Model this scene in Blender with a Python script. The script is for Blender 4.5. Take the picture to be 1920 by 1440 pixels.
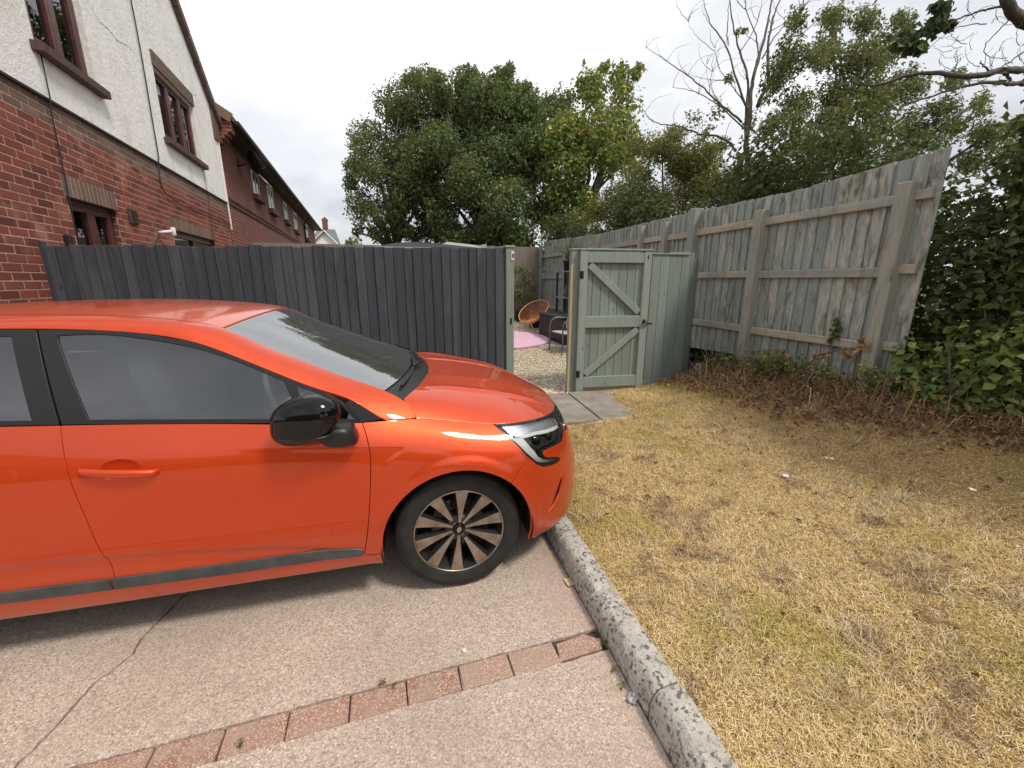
import bpy, bmesh, math, random
import numpy as np
from mathutils import Vector, Matrix, geometry
RNG = np.random.default_rng(7); random.seed(7)
for o in list(bpy.data.objects): bpy.data.objects.remove(o)
scene = bpy.context.scene; COL = scene.collection
# ---------------- camera ----------------
CAM_H = 1.5; FPX = 780.0; PITCH = math.radians(14); YAW = math.radians(17)
cam = bpy.data.cameras.new('camera'); camo = bpy.data.objects.new('camera', cam); COL.objects.link(camo)
cam.sensor_width = 36; cam.lens = FPX / 1920 * 36; cam.clip_start = 0.05; cam.clip_end = 2000
camo.location = (0, 0, CAM_H); camo.rotation_euler = (math.pi / 2 - PITCH, 0, -YAW); scene.camera = camo
scene.render.resolution_x = 1024; scene.render.resolution_y = 768
# ---------------- sky ----------------
SUN_EL = math.radians(56); SUN_AZ = math.radians(140)      # azimuth clockwise from +Y: high, behind and right of the camera
world = bpy.data.worlds.new('World'); scene.world = world; world.use_nodes = True
def build_sky():
    nt = world.node_tree; nt.nodes.clear(); L = nt.links.new; N = nt.nodes.new
    out = N('ShaderNodeOutputWorld'); bg = N('ShaderNodeBackground'); L(bg.outputs[0], out.inputs[0])
    sky = N('ShaderNodeTexSky'); sky.sky_type = 'NISHITA'; sky.sun_disc = False
    sky.sun_elevation = SUN_EL; sky.sun_rotation = SUN_AZ; sky.dust_density = 3.0
    tc = N('ShaderNodeTexCoord'); sep = N('ShaderNodeSeparateXYZ'); L(tc.outputs['Generated'], sep.inputs[0])
    # project the cloud layer on a plane overhead so it foreshortens towards the horizon
    mx = N('ShaderNodeMath'); mx.operation = 'MAXIMUM'; L(sep.outputs[2], mx.inputs[0]); mx.inputs[1].default_value = 0.0
    ad = N('ShaderNodeMath'); ad.operation = 'ADD'; L(mx.outputs[0], ad.inputs[0]); ad.inputs[1].default_value = 0.45
    dv = N('ShaderNodeVectorMath'); dv.operation = 'DIVIDE'; L(tc.outputs['Generated'], dv.inputs[0])
    cb = N('ShaderNodeCombineXYZ'); [L(ad.outputs[0], cb.inputs[i]) for i in range(3)]; L(cb.outputs[0], dv.inputs[1])
    n1 = N('ShaderNodeTexNoise'); n1.inputs['Scale'].default_value = 1.15; n1.inputs['Detail'].default_value = 7; n1.inputs['Roughness'].default_value = .55
    n1.inputs['Distortion'].default_value = .25; L(dv.outputs[0], n1.inputs['Vector'])
    cr = N('ShaderNodeValToRGB'); L(n1.outputs['Fac'], cr.inputs[0])
    e = cr.color_ramp.elements; e[0].position = .40; e[0].color = (3.3, 3.4, 3.6, 1); e[1].position = .70; e[1].color = (7.0, 7.0, 7.0, 1)
    k = cr.color_ramp.elements.new(.54); k.color = (4.8, 4.85, 5.0, 1)
    mix = N('ShaderNodeMix'); mix.data_type = 'RGBA'; mix.inputs['Factor'].default_value = .93
    L(sky.outputs[0], mix.inputs['A']); L(cr.outputs[0], mix.inputs['B']); L(mix.outputs['Result'], bg.inputs['Color'])
    bg.inputs['Strength'].default_value = 0.118
build_sky()
sun = bpy.data.lights.new('sun', 'SUN'); sun.energy = 1.5; sun.angle = math.radians(11); sun.color = (1, .925, .80)
suno = bpy.data.objects.new('sun', sun); COL.objects.link(suno)
sd = Vector((math.sin(SUN_AZ) * math.cos(SUN_EL), math.cos(SUN_AZ) * math.cos(SUN_EL), math.sin(SUN_EL)))
suno.rotation_euler = sd.to_track_quat('Z', 'Y').to_euler(); suno.location = sd * 40
vs = scene.view_settings; vs.view_transform = 'Standard'; vs.look = 'None'; vs.gamma = 1; vs.use_curve_mapping = False
vs.exposure = 0.78
scene.render.engine = 'CYCLES'
# ---------------- helpers ----------------
def ray(px, py):
    c = Vector((px - 960, 720 - py, FPX)); f = Vector((math.sin(YAW) * math.cos(PITCH), math.cos(YAW) * math.cos(PITCH), -math.sin(PITCH)))
    r = Vector((math.cos(YAW), -math.sin(YAW), 0)); u = r.cross(f); return r * c.x + u * c.y + f * c.z
def at(px, py, d):              # point on the ray of a pixel at depth d (metres along the view axis)
    return Vector((0, 0, CAM_H)) + ray(px, py) * (d / FPX)
def tag(o, label=None, cat=None, group=None, kind=None):
    for k, v in (('label', label), ('category', cat), ('group', group), ('kind', kind)):
        if v: o[k] = v
    return o
def thing(name, label, cat, loc=(0, 0, 0), rz=0, group=None):
    o = bpy.data.objects.new(name, None); COL.objects.link(o); o.location = loc; o.rotation_euler = (0, 0, rz)
    o.empty_display_size = .1
    return tag(o, label, cat, group)
def link(name, me, mat=None, parent=None, loc=None, rot=None):
    if mat is not None and not me.materials: me.materials.append(mat)
    o = bpy.data.objects.new(name, me); COL.objects.link(o)
    if parent: o.parent = parent
    if loc is not None: o.location = loc
    if rot is not None: o.rotation_euler = rot
    return o
def mesh(name, v, f, smooth=False):
    me = bpy.data.meshes.new(name); me.from_pydata([tuple(map(float, p)) for p in v], [], [tuple(map(int, q)) for q in f]); me.update()
    if smooth: me.polygons.foreach_set('use_smooth', [True] * len(me.polygons))
    return me
def npmesh(name, V, F, smooth=False, uv=None):
    """fast mesh from numpy verts (n,3) and faces (m,k)"""
    me = bpy.data.meshes.new(name); V = np.asarray(V, np.float32); F = np.asarray(F, np.int32); m, k = F.shape
    me.vertices.add(len(V)); me.vertices.foreach_set('co', V.ravel())
    me.loops.add(m * k); me.loops.foreach_set('vertex_index', F.ravel())
    me.polygons.add(m); me.polygons.foreach_set('loop_start', np.arange(0, m * k, k, dtype=np.int32))
    me.update(calc_edges=True)
    me.polygons.foreach_set('use_smooth', np.full(m, smooth, bool)); me.update()
    return me
class MB:
    """collects shapes into one mesh"""
    def __init__(s): s.v = []; s.f = []
    def add(s, v, f):
        n = len(s.v); s.v += [tuple(p) for p in v]; s.f += [tuple(i + n for i in q) for q in f]; return s
    def box(s, c, d, b=0.0, mat=None):
        """box centred at c with full size d and chamfer b"""
        x, y, z = (k / 2 for k in d)
        if b <= 0:
            v = [(i * x, j * y, k * z) for i in (-1, 1) for j in (-1, 1) for k in (-1, 1)]
            f = [(0, 1, 3, 2), (4, 6, 7, 5), (0, 4, 5, 1), (2, 3, 7, 6), (0, 2, 6, 4), (1, 5, 7, 3)]
        else:
            v = []; 
            for i in (-1, 1):
                for j in (-1, 1):
                    for k in (-1, 1):
                        v += [(i * x, j * (y - b), k * (z - b)), (i * (x - b), j * y, k * (z - b)), (i * (x - b), j * (y - b), k * z)]
            I = lambda i, j, k, a: (((i > 0) * 2 + (j > 0)) * 2 + (k > 0)) * 3 + a
            f = []
            for sg in (-1, 1):
                q = [I(sg, -1, -1, 0), I(sg, 1, -1, 0), I(sg, 1, 1, 0), I(sg, -1, 1, 0)]; f.append(q if sg > 0 else q[::-1])
                q = [I(-1, sg, -1, 1), I(1, sg, -1, 1), I(1, sg, 1, 1), I(-1, sg, 1, 1)]; f.append(q[::-1] if sg > 0 else q)
                q = [I(-1, -1, sg, 2), I(1, -1, sg, 2), I(1, 1, sg, 2), I(-1, 1, sg, 2)]; f.append(q if sg > 0 else q[::-1])
            for a in (-1, 1):
                for c2 in (-1, 1):
                    f.append([I(a, c2, -1, 0), I(a, c2, -1, 1), I(a, c2, 1, 1), I(a, c2, 1, 0)])
                    f.append([I(a, -1, c2, 0), I(a, 1, c2, 0), I(a, 1, c2, 2), I(a, -1, c2, 2)])
                    f.append([I(-1, a, c2, 1), I(1, a, c2, 1), I(1, a, c2, 2), I(-1, a, c2, 2)])
                    for k in (-1, 1): f.append([I(a, c2, k, 0), I(a, c2, k, 1), I(a, c2, k, 2)])
            # orient outwards
            g = []
            for q in f:
                p = [Vector(v[i]) for i in q]; nn = (p[1] - p[0]).cross(p[2] - p[0]); cc = sum(p, Vector()) / len(p)
                g.append(q if nn.dot(cc) > 0 else q[::-1])
            f = g
        M4 = mat or Matrix.Identity(4); c = Vector(c)
        return s.add([M4 @ Vector(p) + c if mat is None else M4 @ (Vector(p) + c) for p in v], f)
    def tube(s, pts, r, n=8, cap=True):
        pts = [Vector(p) for p in pts]; r = r if hasattr(r, '__len__') else [r] * len(pts)
        base = len(s.v); up = None
        for i, p in enumerate(pts):
            t = (pts[min(i + 1, len(pts) - 1)] - pts[max(i - 1, 0)]).normalized()
            if up is None: up = t.orthogonal().normalized()
            else: up = (up - t * up.dot(t)).normalized()
            b = t.cross(up)
            for k in range(n):
                a = 2 * math.pi * k / n; s.v.append(tuple(p + (up * math.cos(a) + b * math.sin(a)) * r[i]))
        for i in range(len(pts) - 1):
            for k in range(n):
                k2 = (k + 1) % n; a = base + i * n; s.f.append((a + k, a + k2, a + n + k2, a + n + k))
        if cap: s.f.append(tuple(base + k for k in reversed(range(n)))); s.f.append(tuple(base + (len(pts) - 1) * n + k for k in range(n)))
        return s
    def lathe(s, prof, n=48, axis='Y', closed=False):
        """revolve (r, h) profile about an axis"""
        base = len(s.v)
        for k in range(n):
            a = 2 * math.pi * k / n; c, d = math.cos(a), math.sin(a)
            for r, h in prof: s.v.append({'Y': (r * c, h, r * d), 'Z': (r * c, r * d, h), 'X': (h, r * c, r * d)}[axis])
        m = len(prof)
        for k in range(n):
            k2 = (k + 1) % n
            for i in range(m if closed else m - 1):
                j = (i + 1) % m; s.f.append((base + k * m + i, base + k * m + j, base + k2 * m + j, base + k2 * m + i))
        return s
    def prism(s, poly, h0, h1, tf=None):
        """extrude a 2D polygon (x,z) from y=h0 to y=h1"""
        n = len(poly); v = [(x, h0, z) for x, z in poly] + [(x, h1, z) for x, z in poly]
        f = [tuple(range(n)), tuple(range(2 * n - 1, n - 1, -1))] + [(i, i + n, (i + 1) % n + n, (i + 1) % n) for i in range(n)]
        if tf: v = [tf(p) for p in v]
        return s.add(v, f)
    def me(s, name, smooth=False, fix=True):
        m = mesh(name, s.v, s.f, smooth)
        if fix:
            b = bmesh.new(); b.from_mesh(m); bmesh.ops.recalc_face_normals(b, faces=b.faces); b.to_mesh(m); b.free()
            if smooth: m.polygons.foreach_set('use_smooth', [True] * len(m.polygons))
        return m
    def build(s, name, mat, parent=None, smooth=False, loc=None, rot=None, angle=None):
        m = s.me(name, smooth or angle is not None)
        o = link(name, m, mat, parent, loc, rot)
        if angle is not None: m.set_sharp_from_angle(angle=math.radians(angle))
        return o
# ---------------- materials ----------------
class NB:
    def __init__(s, name, base=(.5, .5, .5), rough=.6, **kw):
        s.m = bpy.data.materials.new(name); s.m.use_nodes = True; s.nt = s.m.node_tree; s.b = s.nt.nodes['Principled BSDF']
        s.out = s.nt.nodes['Material Output']; s.set('Base Color', (*base, 1)); s.set('Roughness', rough)
        for k, v in kw.items(): s.set(k.replace('_', ' '), v)
    def set(s, k, v):
        if isinstance(v, bpy.types.NodeSocket): s.nt.links.new(v, s.b.inputs[k])
        else: s.b.inputs[k].default_value = v
        return s
    def n(s, t, **kw):
        x = s.nt.nodes.new('ShaderNode' + t)
        for k, v in kw.items(): setattr(x, k, v)
        return x
    def put(s, sock, v):
        if isinstance(v, bpy.types.NodeSocket): s.nt.links.new(v, sock)
        elif isinstance(v, tuple) and len(v) == 3 and sock.type == 'RGBA': sock.default_value = (*v, 1)
        else: sock.default_value = v
    def coord(s, kind='Object', scale=(1, 1, 1), rnd=0.0):
        c = s.n('TexCoord').outputs[kind]; mp = s.n('Mapping'); s.put(mp.inputs['Vector'], c); mp.inputs['Scale'].default_value = scale
        if rnd:
            oi = s.n('ObjectInfo').outputs['Random']; s.put(mp.inputs['Location'], s.math('MULTIPLY', oi, rnd))
        return mp.outputs[0]
    def world(s, scale=(1, 1, 1)):
        g = s.n('NewGeometry').outputs['Position']; mp = s.n('Mapping'); s.put(mp.inputs['Vector'], g); mp.inputs['Scale'].default_value = scale; return mp.outputs[0]
    def math(s, op, a, b=0.0, c=None, clamp=False):
        x = s.n('Math', operation=op, use_clamp=clamp); s.put(x.inputs[0], a); s.put(x.inputs[1], b)
        if c is not None: s.put(x.inputs[2], c)
        return x.outputs[0]
    def noise(s, vec, scale=5, detail=4, rough=.55, dist=0.0, col=False):
        x = s.n('TexNoise'); s.put(x.inputs['Vector'], vec); x.inputs['Scale'].default_value = scale; x.inputs['Detail'].default_value = detail
        x.inputs['Roughness'].default_value = rough; x.inputs['Distortion'].default_value = dist; return x.outputs['Color' if col else 'Fac']
    def voro(s, vec, scale=5, feature='F1', out='Distance', rnd=1.0):
        x = s.n('TexVoronoi', feature=feature); s.put(x.inputs['Vector'], vec); x.inputs['Scale'].default_value = scale
        x.inputs['Randomness'].default_value = rnd; return x.outputs[out]
    def ramp(s, fac, stops, interp='LINEAR'):
        x = s.n('ValToRGB'); s.put(x.inputs[0], fac); e = x.color_ramp.elements; x.color_ramp.interpolation = interp
        while len(e) > 1: e.remove(e[-1])
        for i, (p, c) in enumerate(stops):
            k = e[0] if i == 0 else e.new(p); k.position = p; c = (c,) * 3 if not hasattr(c, '__len__') else c; k.color = (*c, 1)
        return x.outputs[0]
    def mix(s, fac, a, b, blend='MIX'):
        x = s.n('Mix', data_type='RGBA', blend_type=blend); s.put(x.inputs['Factor'], fac); s.put(x.inputs['A'], a); s.put(x.inputs['B'], b); return x.outputs['Result']
    def bump(s, h, strength=.3, dist=.01):
        x = s.n('Bump'); s.put(x.inputs['Height'], h); x.inputs['Strength'].default_value = strength; x.inputs['Distance'].default_value = dist
        s.set('Normal', x.outputs[0]); return s
    def island(s): return s.n('NewGeometry').outputs['Random Per Island']
    def objrand(s): return s.n('ObjectInfo').outputs['Random']
def plain(name, base, rough=.5, **kw): return NB(name, base, rough, **kw).m
# ================= GROUND =================
def sst(a, b, x): t = np.clip((np.asarray(x, float) - a) / (b - a), 0, 1); return t * t * (3 - 2 * t)
def kerbx(y): return .841 + .052 * (y - 1.93)
KW = .130; KH = .115
def lawnz(x, y):
    x = np.asarray(x, float); y = np.asarray(y, float)
    d = np.maximum(x - kerbx(y) - KW, 0)
    b = .095 + .035 * np.minimum(d, 3.5) * np.clip((4.9 - y) / 1.4, .05, 1) * np.clip((y + 3) / 3, .5, 1)
    b = b - .02 * sst(4.2, 4.8, y)
    bank = .30 * sst(3.15, 4.25, x) * np.clip((5.25 - y) / 1.4, .12, 1)
    und = .012 * np.sin(2.1 * x + 1.3) * np.cos(1.7 * y + .4) + .006 * np.sin(5.3 * x) * np.sin(4.7 * y + 1)
    pth = sst(3.45, 3.65, y) * (1 - sst(2.55, 2.75, x)) * .035
    return b + bank + und * np.minimum(1, d * 3) - pth
def gravelz(y): return .05 + .036 * np.maximum(0, np.asarray(y, float) - 4.9)
# base ground to the horizon
g = NB('earth_far', rough=.95); w = g.world(); g.set('Base Color', g.ramp(g.noise(w, .35, 6), [(.3, (.07, .075, .03)), (.55, (.11, .10, .045)), (.75, (.16, .13, .07))])); M_EARTHFAR = g.m
s = 600
o = link('ground', mesh('ground', [(-s, -s, -.09), (s, -s, -.09), (s, s, -.09), (-s, s, -.09)], [(0, 1, 2, 3)]), M_EARTHFAR); tag(o, kind='structure')
# ---- driveway: exposed aggregate concrete ----
g = NB('aggregate_concrete', rough=.85); w = g.world()
st = g.voro(w, 165, out='Color'); sepc = g.n('SeparateColor'); g.put(sepc.inputs[0], st)
stone = g.ramp(sepc.outputs[0], [(0, (.20, .145, .11)), (.14, (.40, .305, .24)), (.34, (.56, .44, .355)), (.6, (.67, .545, .45)), (.8, (.77, .655, .55)), (.97, (.90, .82, .72))])
edge = g.ramp(g.voro(w, 165, 'DISTANCE_TO_EDGE'), [(.0, 0), (.12, 1)])
c = g.mix(edge, (.44, .34, .27), stone)
fine = g.noise(w, 420, 2); c = g.mix(.25, c, g.ramp(fine, [(.3, (.34, .265, .22)), (.7, (.78, .68, .60))]))
big = g.noise(w, 1.3, 6, .6); c = g.mix(g.ramp(big, [(.42, .0), (.66, .45)]), c, (.36, .275, .22))
stain = g.noise(w, 4.2, 5, .6, .4); c = g.mix(g.ramp(stain, [(.60, 0), (.74, .4)]), c, (.20, .155, .125))
# reddish dirt gathers against the kerb
geo = g.n('NewGeometry').outputs['Position']; sx = g.n('SeparateXYZ'); g.put(sx.inputs[0], geo)
nearK = g.ramp(g.math('ADD', sx.outputs[0], g.math('MULTIPLY', g.math('SUBTRACT', big, .5), .25)), [(.55, 0), (.84, .5)])
c = g.mix(nearK, c, g.mix(g.noise(w, 60, 3), (.34, .21, .155), (.54, .40, .32)))
g.set('Base Color', c)
g.bump(g.math('ADD', g.math('MULTIPLY', edge, .6), g.math('MULTIPLY', fine, .5)), .55, .004); M_AGG = g.m
drive = thing('driveway', None, None); drive['kind'] = 'structure'
CRK = []
for px, py in [(348, 1113), (317, 1144), (269, 1194), (249, 1226), (222, 1249), (178, 1281), (139, 1325), (103, 1364), (75, 1392), (28, 1439)]:
    r = ray(px, py); t = -CAM_H / r.z; CRK.append((r.x * t, r.y * t))
CRK = [(CRK[0][0] + 2.1, 4.75), (CRK[0][0] + .75, CRK[0][1] + 1.2), (CRK[0][0] + .32, CRK[0][1] + .45)] + CRK
def jag(pts, step=.018, amp=.0035):
    out = []
    for (x0, y0), (x1, y1) in zip(pts, pts[1:]):
        n = max(1, int(math.hypot(x1 - x0, y1 - y0) / step))
        for i in range(n):
            t = i / n; out.append((x0 + (x1 - x0) * t + random.uniform(-amp, amp), y0 + (y1 - y0) * t + random.uniform(-amp, amp)))
    return out + [pts[-1]]
crk = jag(CRK); last = crk[-1]; crk = [p for p in crk if p[1] > 1.36]
crk.append((crk[-1][0] - .02, 1.352))
gapw = [.0042 + .003 * random.random() for _ in crk]
YB0, YB1 = 1.246, 1.348
farj = lambda x0, x1: jag([(x0, YB1 + .006), (x1, YB1 + .006)], .03, .003)
def slab(name, poly, z=0.0, t=.09):
    b = MB(); n = len(poly); v = [(x, y, z) for x, y in poly] + [(x, y, z - t) for x, y in poly]
    return b.add(v, [tuple(range(n))] + [(i, i + n, (i + 1) % n + n, (i + 1) % n) for i in range(n)]).build(name, M_AGG, drive)
L_ = [(x - w_, y) for (x, y), w_ in zip(crk, gapw)]; R_ = [(x + w_, y) for (x, y), w_ in zip(crk, gapw)]
kr = lambda y: kerbx(y) - .004
slab('concrete_slab', [(-9, 4.75)] + L_ + farj(L_[-1][0], -9)[0:])
slab('concrete_slab', R_[::-1] + [(kr(4.75), 4.75), (kr(YB1), YB1 + .006)] + farj(kr(YB1), R_[-1][0])[1:-1])
slab('concrete_slab', [(-9, YB0 - .006)] + jag([(-9, YB0 - .006), (kr(YB0), YB0 - .006)], .04, .003)[1:-1] + [(kr(YB0), YB0 - .006), (kr(-7), -7), (-9, -7)])
g = NB('joint_soil', rough=.95); w = g.world(); g.set('Base Color', g.ramp(g.noise(w, 90, 4), [(.3, (.03, .024, .018)), (.6, (.10, .075, .05)), (.8, (.22, .17, .11))])); M_SOIL = g.m
b = MB(); b.add([(-9, -7, -.028), (1.0, -7, -.028), (1.2, 4.9, -.028), (-9, 4.9, -.028)], [(0, 1, 2, 3)]); tag(b.build('sub_base', M_SOIL), kind='structure')
b = MB(); b.add([(-9, YB0 - .02, -.014), (.86, YB0 - .02, -.014), (.86, YB1 + .02, -.014), (-9, YB1 + .02, -.014)], [(0, 1, 2, 3)]); b.build('joint_bed', M_SOIL, drive)
# ---- drainage strip of red bricks ----
g = NB('paving_brick', rough=.85); w = g.world()
fl = g.voro(w, 240, out='Color'); sp = g.n('SeparateColor'); g.put(sp.inputs[0], fl)
c = g.ramp(g.objrand(), [(0, (.30, .135, .095)), (.5, (.36, .18, .13)), (1, (.40, .235, .18))])
c = g.mix(g.ramp(sp.outputs[0], [(.66, 0), (.74, .85)], 'LINEAR'), c, (.66, .54, .45)); c = g.mix(g.ramp(g.noise(w, 11, 6, .7), [(.38, 0), (.60, .75)]), c, (.40, .295, .23))
g.set('Base Color', c); g.bump(g.noise(w, 300, 3), .5, .003); M_PAV = g.m
x = .80; k = 0
while x > -2.2:
    L = .198 + random.uniform(-.004, .004)
    if .58 < x - L / 2: x -= L + .012; continue          # the end brick by the kerb is broken and buried
    q = MB().box((0, 0, 0), (L, YB1 - YB0 + .004, .06), .005)
    q.v = [(a + random.uniform(-.002, .002), b_ + random.uniform(-.0015, .0015), c_) for a, b_, c_ in q.v]
    q.build('brick', M_PAV, drive, loc=(x - L / 2, (YB0 + YB1) / 2, -.030 + random.uniform(-.004, .0015)), rot=(random.uniform(-.01, .01), 0, random.uniform(-.008, .008)))
    x -= L + random.uniform(.003, .006)
q = MB().prism([(-.10, -.04), (.09, -.045), (.11, .0), (.05, .045), (-.08, .04)], -.03, .03, lambda p: (p[0], p[2], p[1]))
q.build('brick', M_PAV, drive, loc=(.688, 1.297, -.034), rot=(.02, -.02, .03))
# ---- kerb stones ----
g = NB('lichen_kerb', rough=.9); w = g.world()
c = g.ramp(g.noise(w, 9, 8, .65), [(.3, (.36, .33, .285)), (.5, (.56, .53, .475)), (.7, (.72, .69, .63))])
c = g.mix(.4, c, g.ramp(g.noise(w, 260, 2), [(.3, (.16, .145, .12)), (.7, (.66, .62, .56))]))
wd = g.noise(w, 22, 3, .5, 0, True); wv = g.n('VectorMath', operation='MULTIPLY_ADD'); g.put(wv.inputs[0], wd); wv.inputs[1].default_value = (.06,) * 3; g.put(wv.inputs[2], w)
lich = g.ramp(g.math('ADD', g.voro(wv.outputs[0], 40), g.math('MULTIPLY', g.noise(w, 60, 5, .65), .6)), [(.60, 1), (.68, 0)]); msk = g.ramp(g.noise(w, 7, 3), [(.40, 0), (.50, 1)])
c = g.mix(g.math('MULTIPLY', g.math('MULTIPLY', lich, msk), .85), c, (.085, .084, .076))
lich2 = g.ramp(g.noise(w, 75, 5, .6), [(.55, 0), (.61, 1)]); c = g.mix(g.math('MULTIPLY', lich2, .6), c, (.15, .145, .125)); wl = g.ramp(g.noise(g.world((1.1, 1.1, 1.1)), 30, 5, .65), [(.60, 0), (.68, 1)]); c = g.mix(g.math('MULTIPLY', wl, .5), c, (.76, .74, .67))
yl = g.ramp(g.voro(g.world((1, 1, 1)), 17), [(.12, 1), (.17, 0)]); c = g.mix(g.math('MULTIPLY', yl, g.ramp(g.noise(w, 3.1, 2), [(.5, 0), (.55, .8)])), c, (.55, .42, .10))
g.set('Base Color', c); g.bump(g.math('ADD', g.noise(w, 120, 5), g.math('MULTIPLY', g.noise(w, 18, 4), 2)), .7, .008); M_KERB = g.m
kerb = thing('kerb', None, None); kerb['kind'] = 'structure'
ys = [-2.7, -1.79, -.02, .885, 1.80, 2.715, 3.62]; ys = [-2.66, -1.76, -.86, .04, .955, 1.87, 2.785, 3.70]
for y0, y1 in zip(ys, ys[1:]):
    prof = [(0, -.07), (.006, KH - .05), (.012, KH - .034), (.024, KH - .014), (.036, KH - .003), (.046, KH), (KW - .012, KH + .001), (KW - .003, KH - .004), (KW, KH - .014), (KW, -.07)]
    n = 46; V = []; F = []
    for i in range(n + 1):
        y = y0 + .003 + (y1 - y0 - .006) * i / n; e = .004 if i in (0, n) else 0
        for j, (px_, pz) in enumerate(prof):
            dn = 0 if j in (0, 9) else 1
            jx = random.gauss(0, .0022) * dn; jz = random.gauss(0, .0022) * dn
            V.append((kerbx(y) + px_ + (e if j < 5 else -e) + jx, y, pz - e * dn + jz))
    m = len(prof)
    for i in range(n):
        for j in range(m - 1): F.append((i * m + j, i * m + j + 1, (i + 1) * m + j + 1, (i + 1) * m + j))
    F.append(tuple(range(m))); F.append(tuple(n * m + j for j in reversed(range(m))))
    q = MB(); q.add(V, F); q.build('kerb_stone', M_KERB, kerb, angle=40)
# ---- lawn sheet ----
g = NB('dry_lawn_soil', rough=.95); w = g.world()
c = g.ramp(g.noise(w, 60, 6, .7), [(.28, (.16, .10, .045)), (.45, (.42, .27, .105)), (.58, (.58, .40, .165)), (.75, (.72, .55, .27))])
pat = g.noise(w, 1.6, 5, .6)
c = g.mix(g.ramp(pat, [(.50, 0), (.66, .55)]), c, g.mix(g.noise(w, 70, 4), (.24, .20, .05), (.42, .36, .12)))
c = g.mix(g.ramp(g.noise(w, 3.3, 5, .6), [(.58, 0), (.72, .6)]), c, (.16, .105, .06))
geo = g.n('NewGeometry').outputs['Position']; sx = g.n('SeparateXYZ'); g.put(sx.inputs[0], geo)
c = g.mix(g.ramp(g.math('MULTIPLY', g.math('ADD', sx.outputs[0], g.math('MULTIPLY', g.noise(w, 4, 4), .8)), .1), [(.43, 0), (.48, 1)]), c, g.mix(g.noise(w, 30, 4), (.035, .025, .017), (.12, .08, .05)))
g.set('Base Color', c); g.bump(g.noise(w, 130, 4, .7), .9, .02); M_LAWN = g.m
def hf(name, X, Y, Z, mat):
    nx, ny = X.shape; V = np.stack([X, Y, Z], -1).reshape(-1, 3); I = np.arange(nx * ny).reshape(nx, ny)
    F = np.stack([I[:-1, :-1], I[1:, :-1], I[1:, 1:], I[:-1, 1:]], -1).reshape(-1, 4)
    return tag(link(name, npmesh(name, V, F, True), mat), kind='structure')
tx = np.r_[np.linspace(0, 1, 110) ** 1.1 * 4.2, 4.4, 4.7, 5.2, 6, 7, 9, 12]; ty = np.r_[np.linspace(-8, -.2, 24), np.linspace(-.1, 4.82, 120), 5.2, 6, 8, 12, 18]
TXX, TYY = np.meshgrid(tx, ty, indexing='ij'); XX = kerbx(np.minimum(TYY, 5)) + KW - .012 + TXX
sel = TYY > 4.85; XX = np.where(sel, 4.5 + TXX * .8, XX); ZZ = lawnz(XX, TYY) - .004 + .006 * RNG.random(XX.shape)
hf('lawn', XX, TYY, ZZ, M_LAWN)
# ---- concrete path at the gate ----
g = NB('path_concrete', rough=.9); w = g.world()
c = g.ramp(g.noise(w, 5, 8, .65), [(.3, (.20, .18, .15)), (.5, (.31, .28, .235)), (.7, (.42, .385, .33))]); c = g.mix(.35, c, g.ramp(g.noise(w, 240, 2), [(.3, (.12, .1, .085)), (.7, (.5, .45, .4))])); c = g.mix(g.ramp(g.noise(w, 3.5, 6, .7), [(.48, 0), (.66, .6)]), c, (.17, .135, .095))
g.set('Base Color', c); g.bump(g.noise(w, 150, 4), .5, .004); M_PATH = g.m
path = thing('path', None, None); path['kind'] = 'structure'
for poly in ([(1.05, 4.78), (2.20, 4.78), (2.06, 3.62), (1.02, 3.68)], [(2.225, 4.78), (2.9, 4.72), (2.62, 3.82), (2.40, 3.60), (2.085, 3.615)]):
    n = len(poly); q = MB(); q.add([(x, y, .106 - .018 * (y > 4.5)) for x, y in poly] + [(x, y, .0) for x, y in poly], [tuple(range(n))] + [(i, i + n, (i + 1) % n + n, (i + 1) % n) for i in range(n)])
    q.build('concrete_slab', M_PATH, path)
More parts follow.
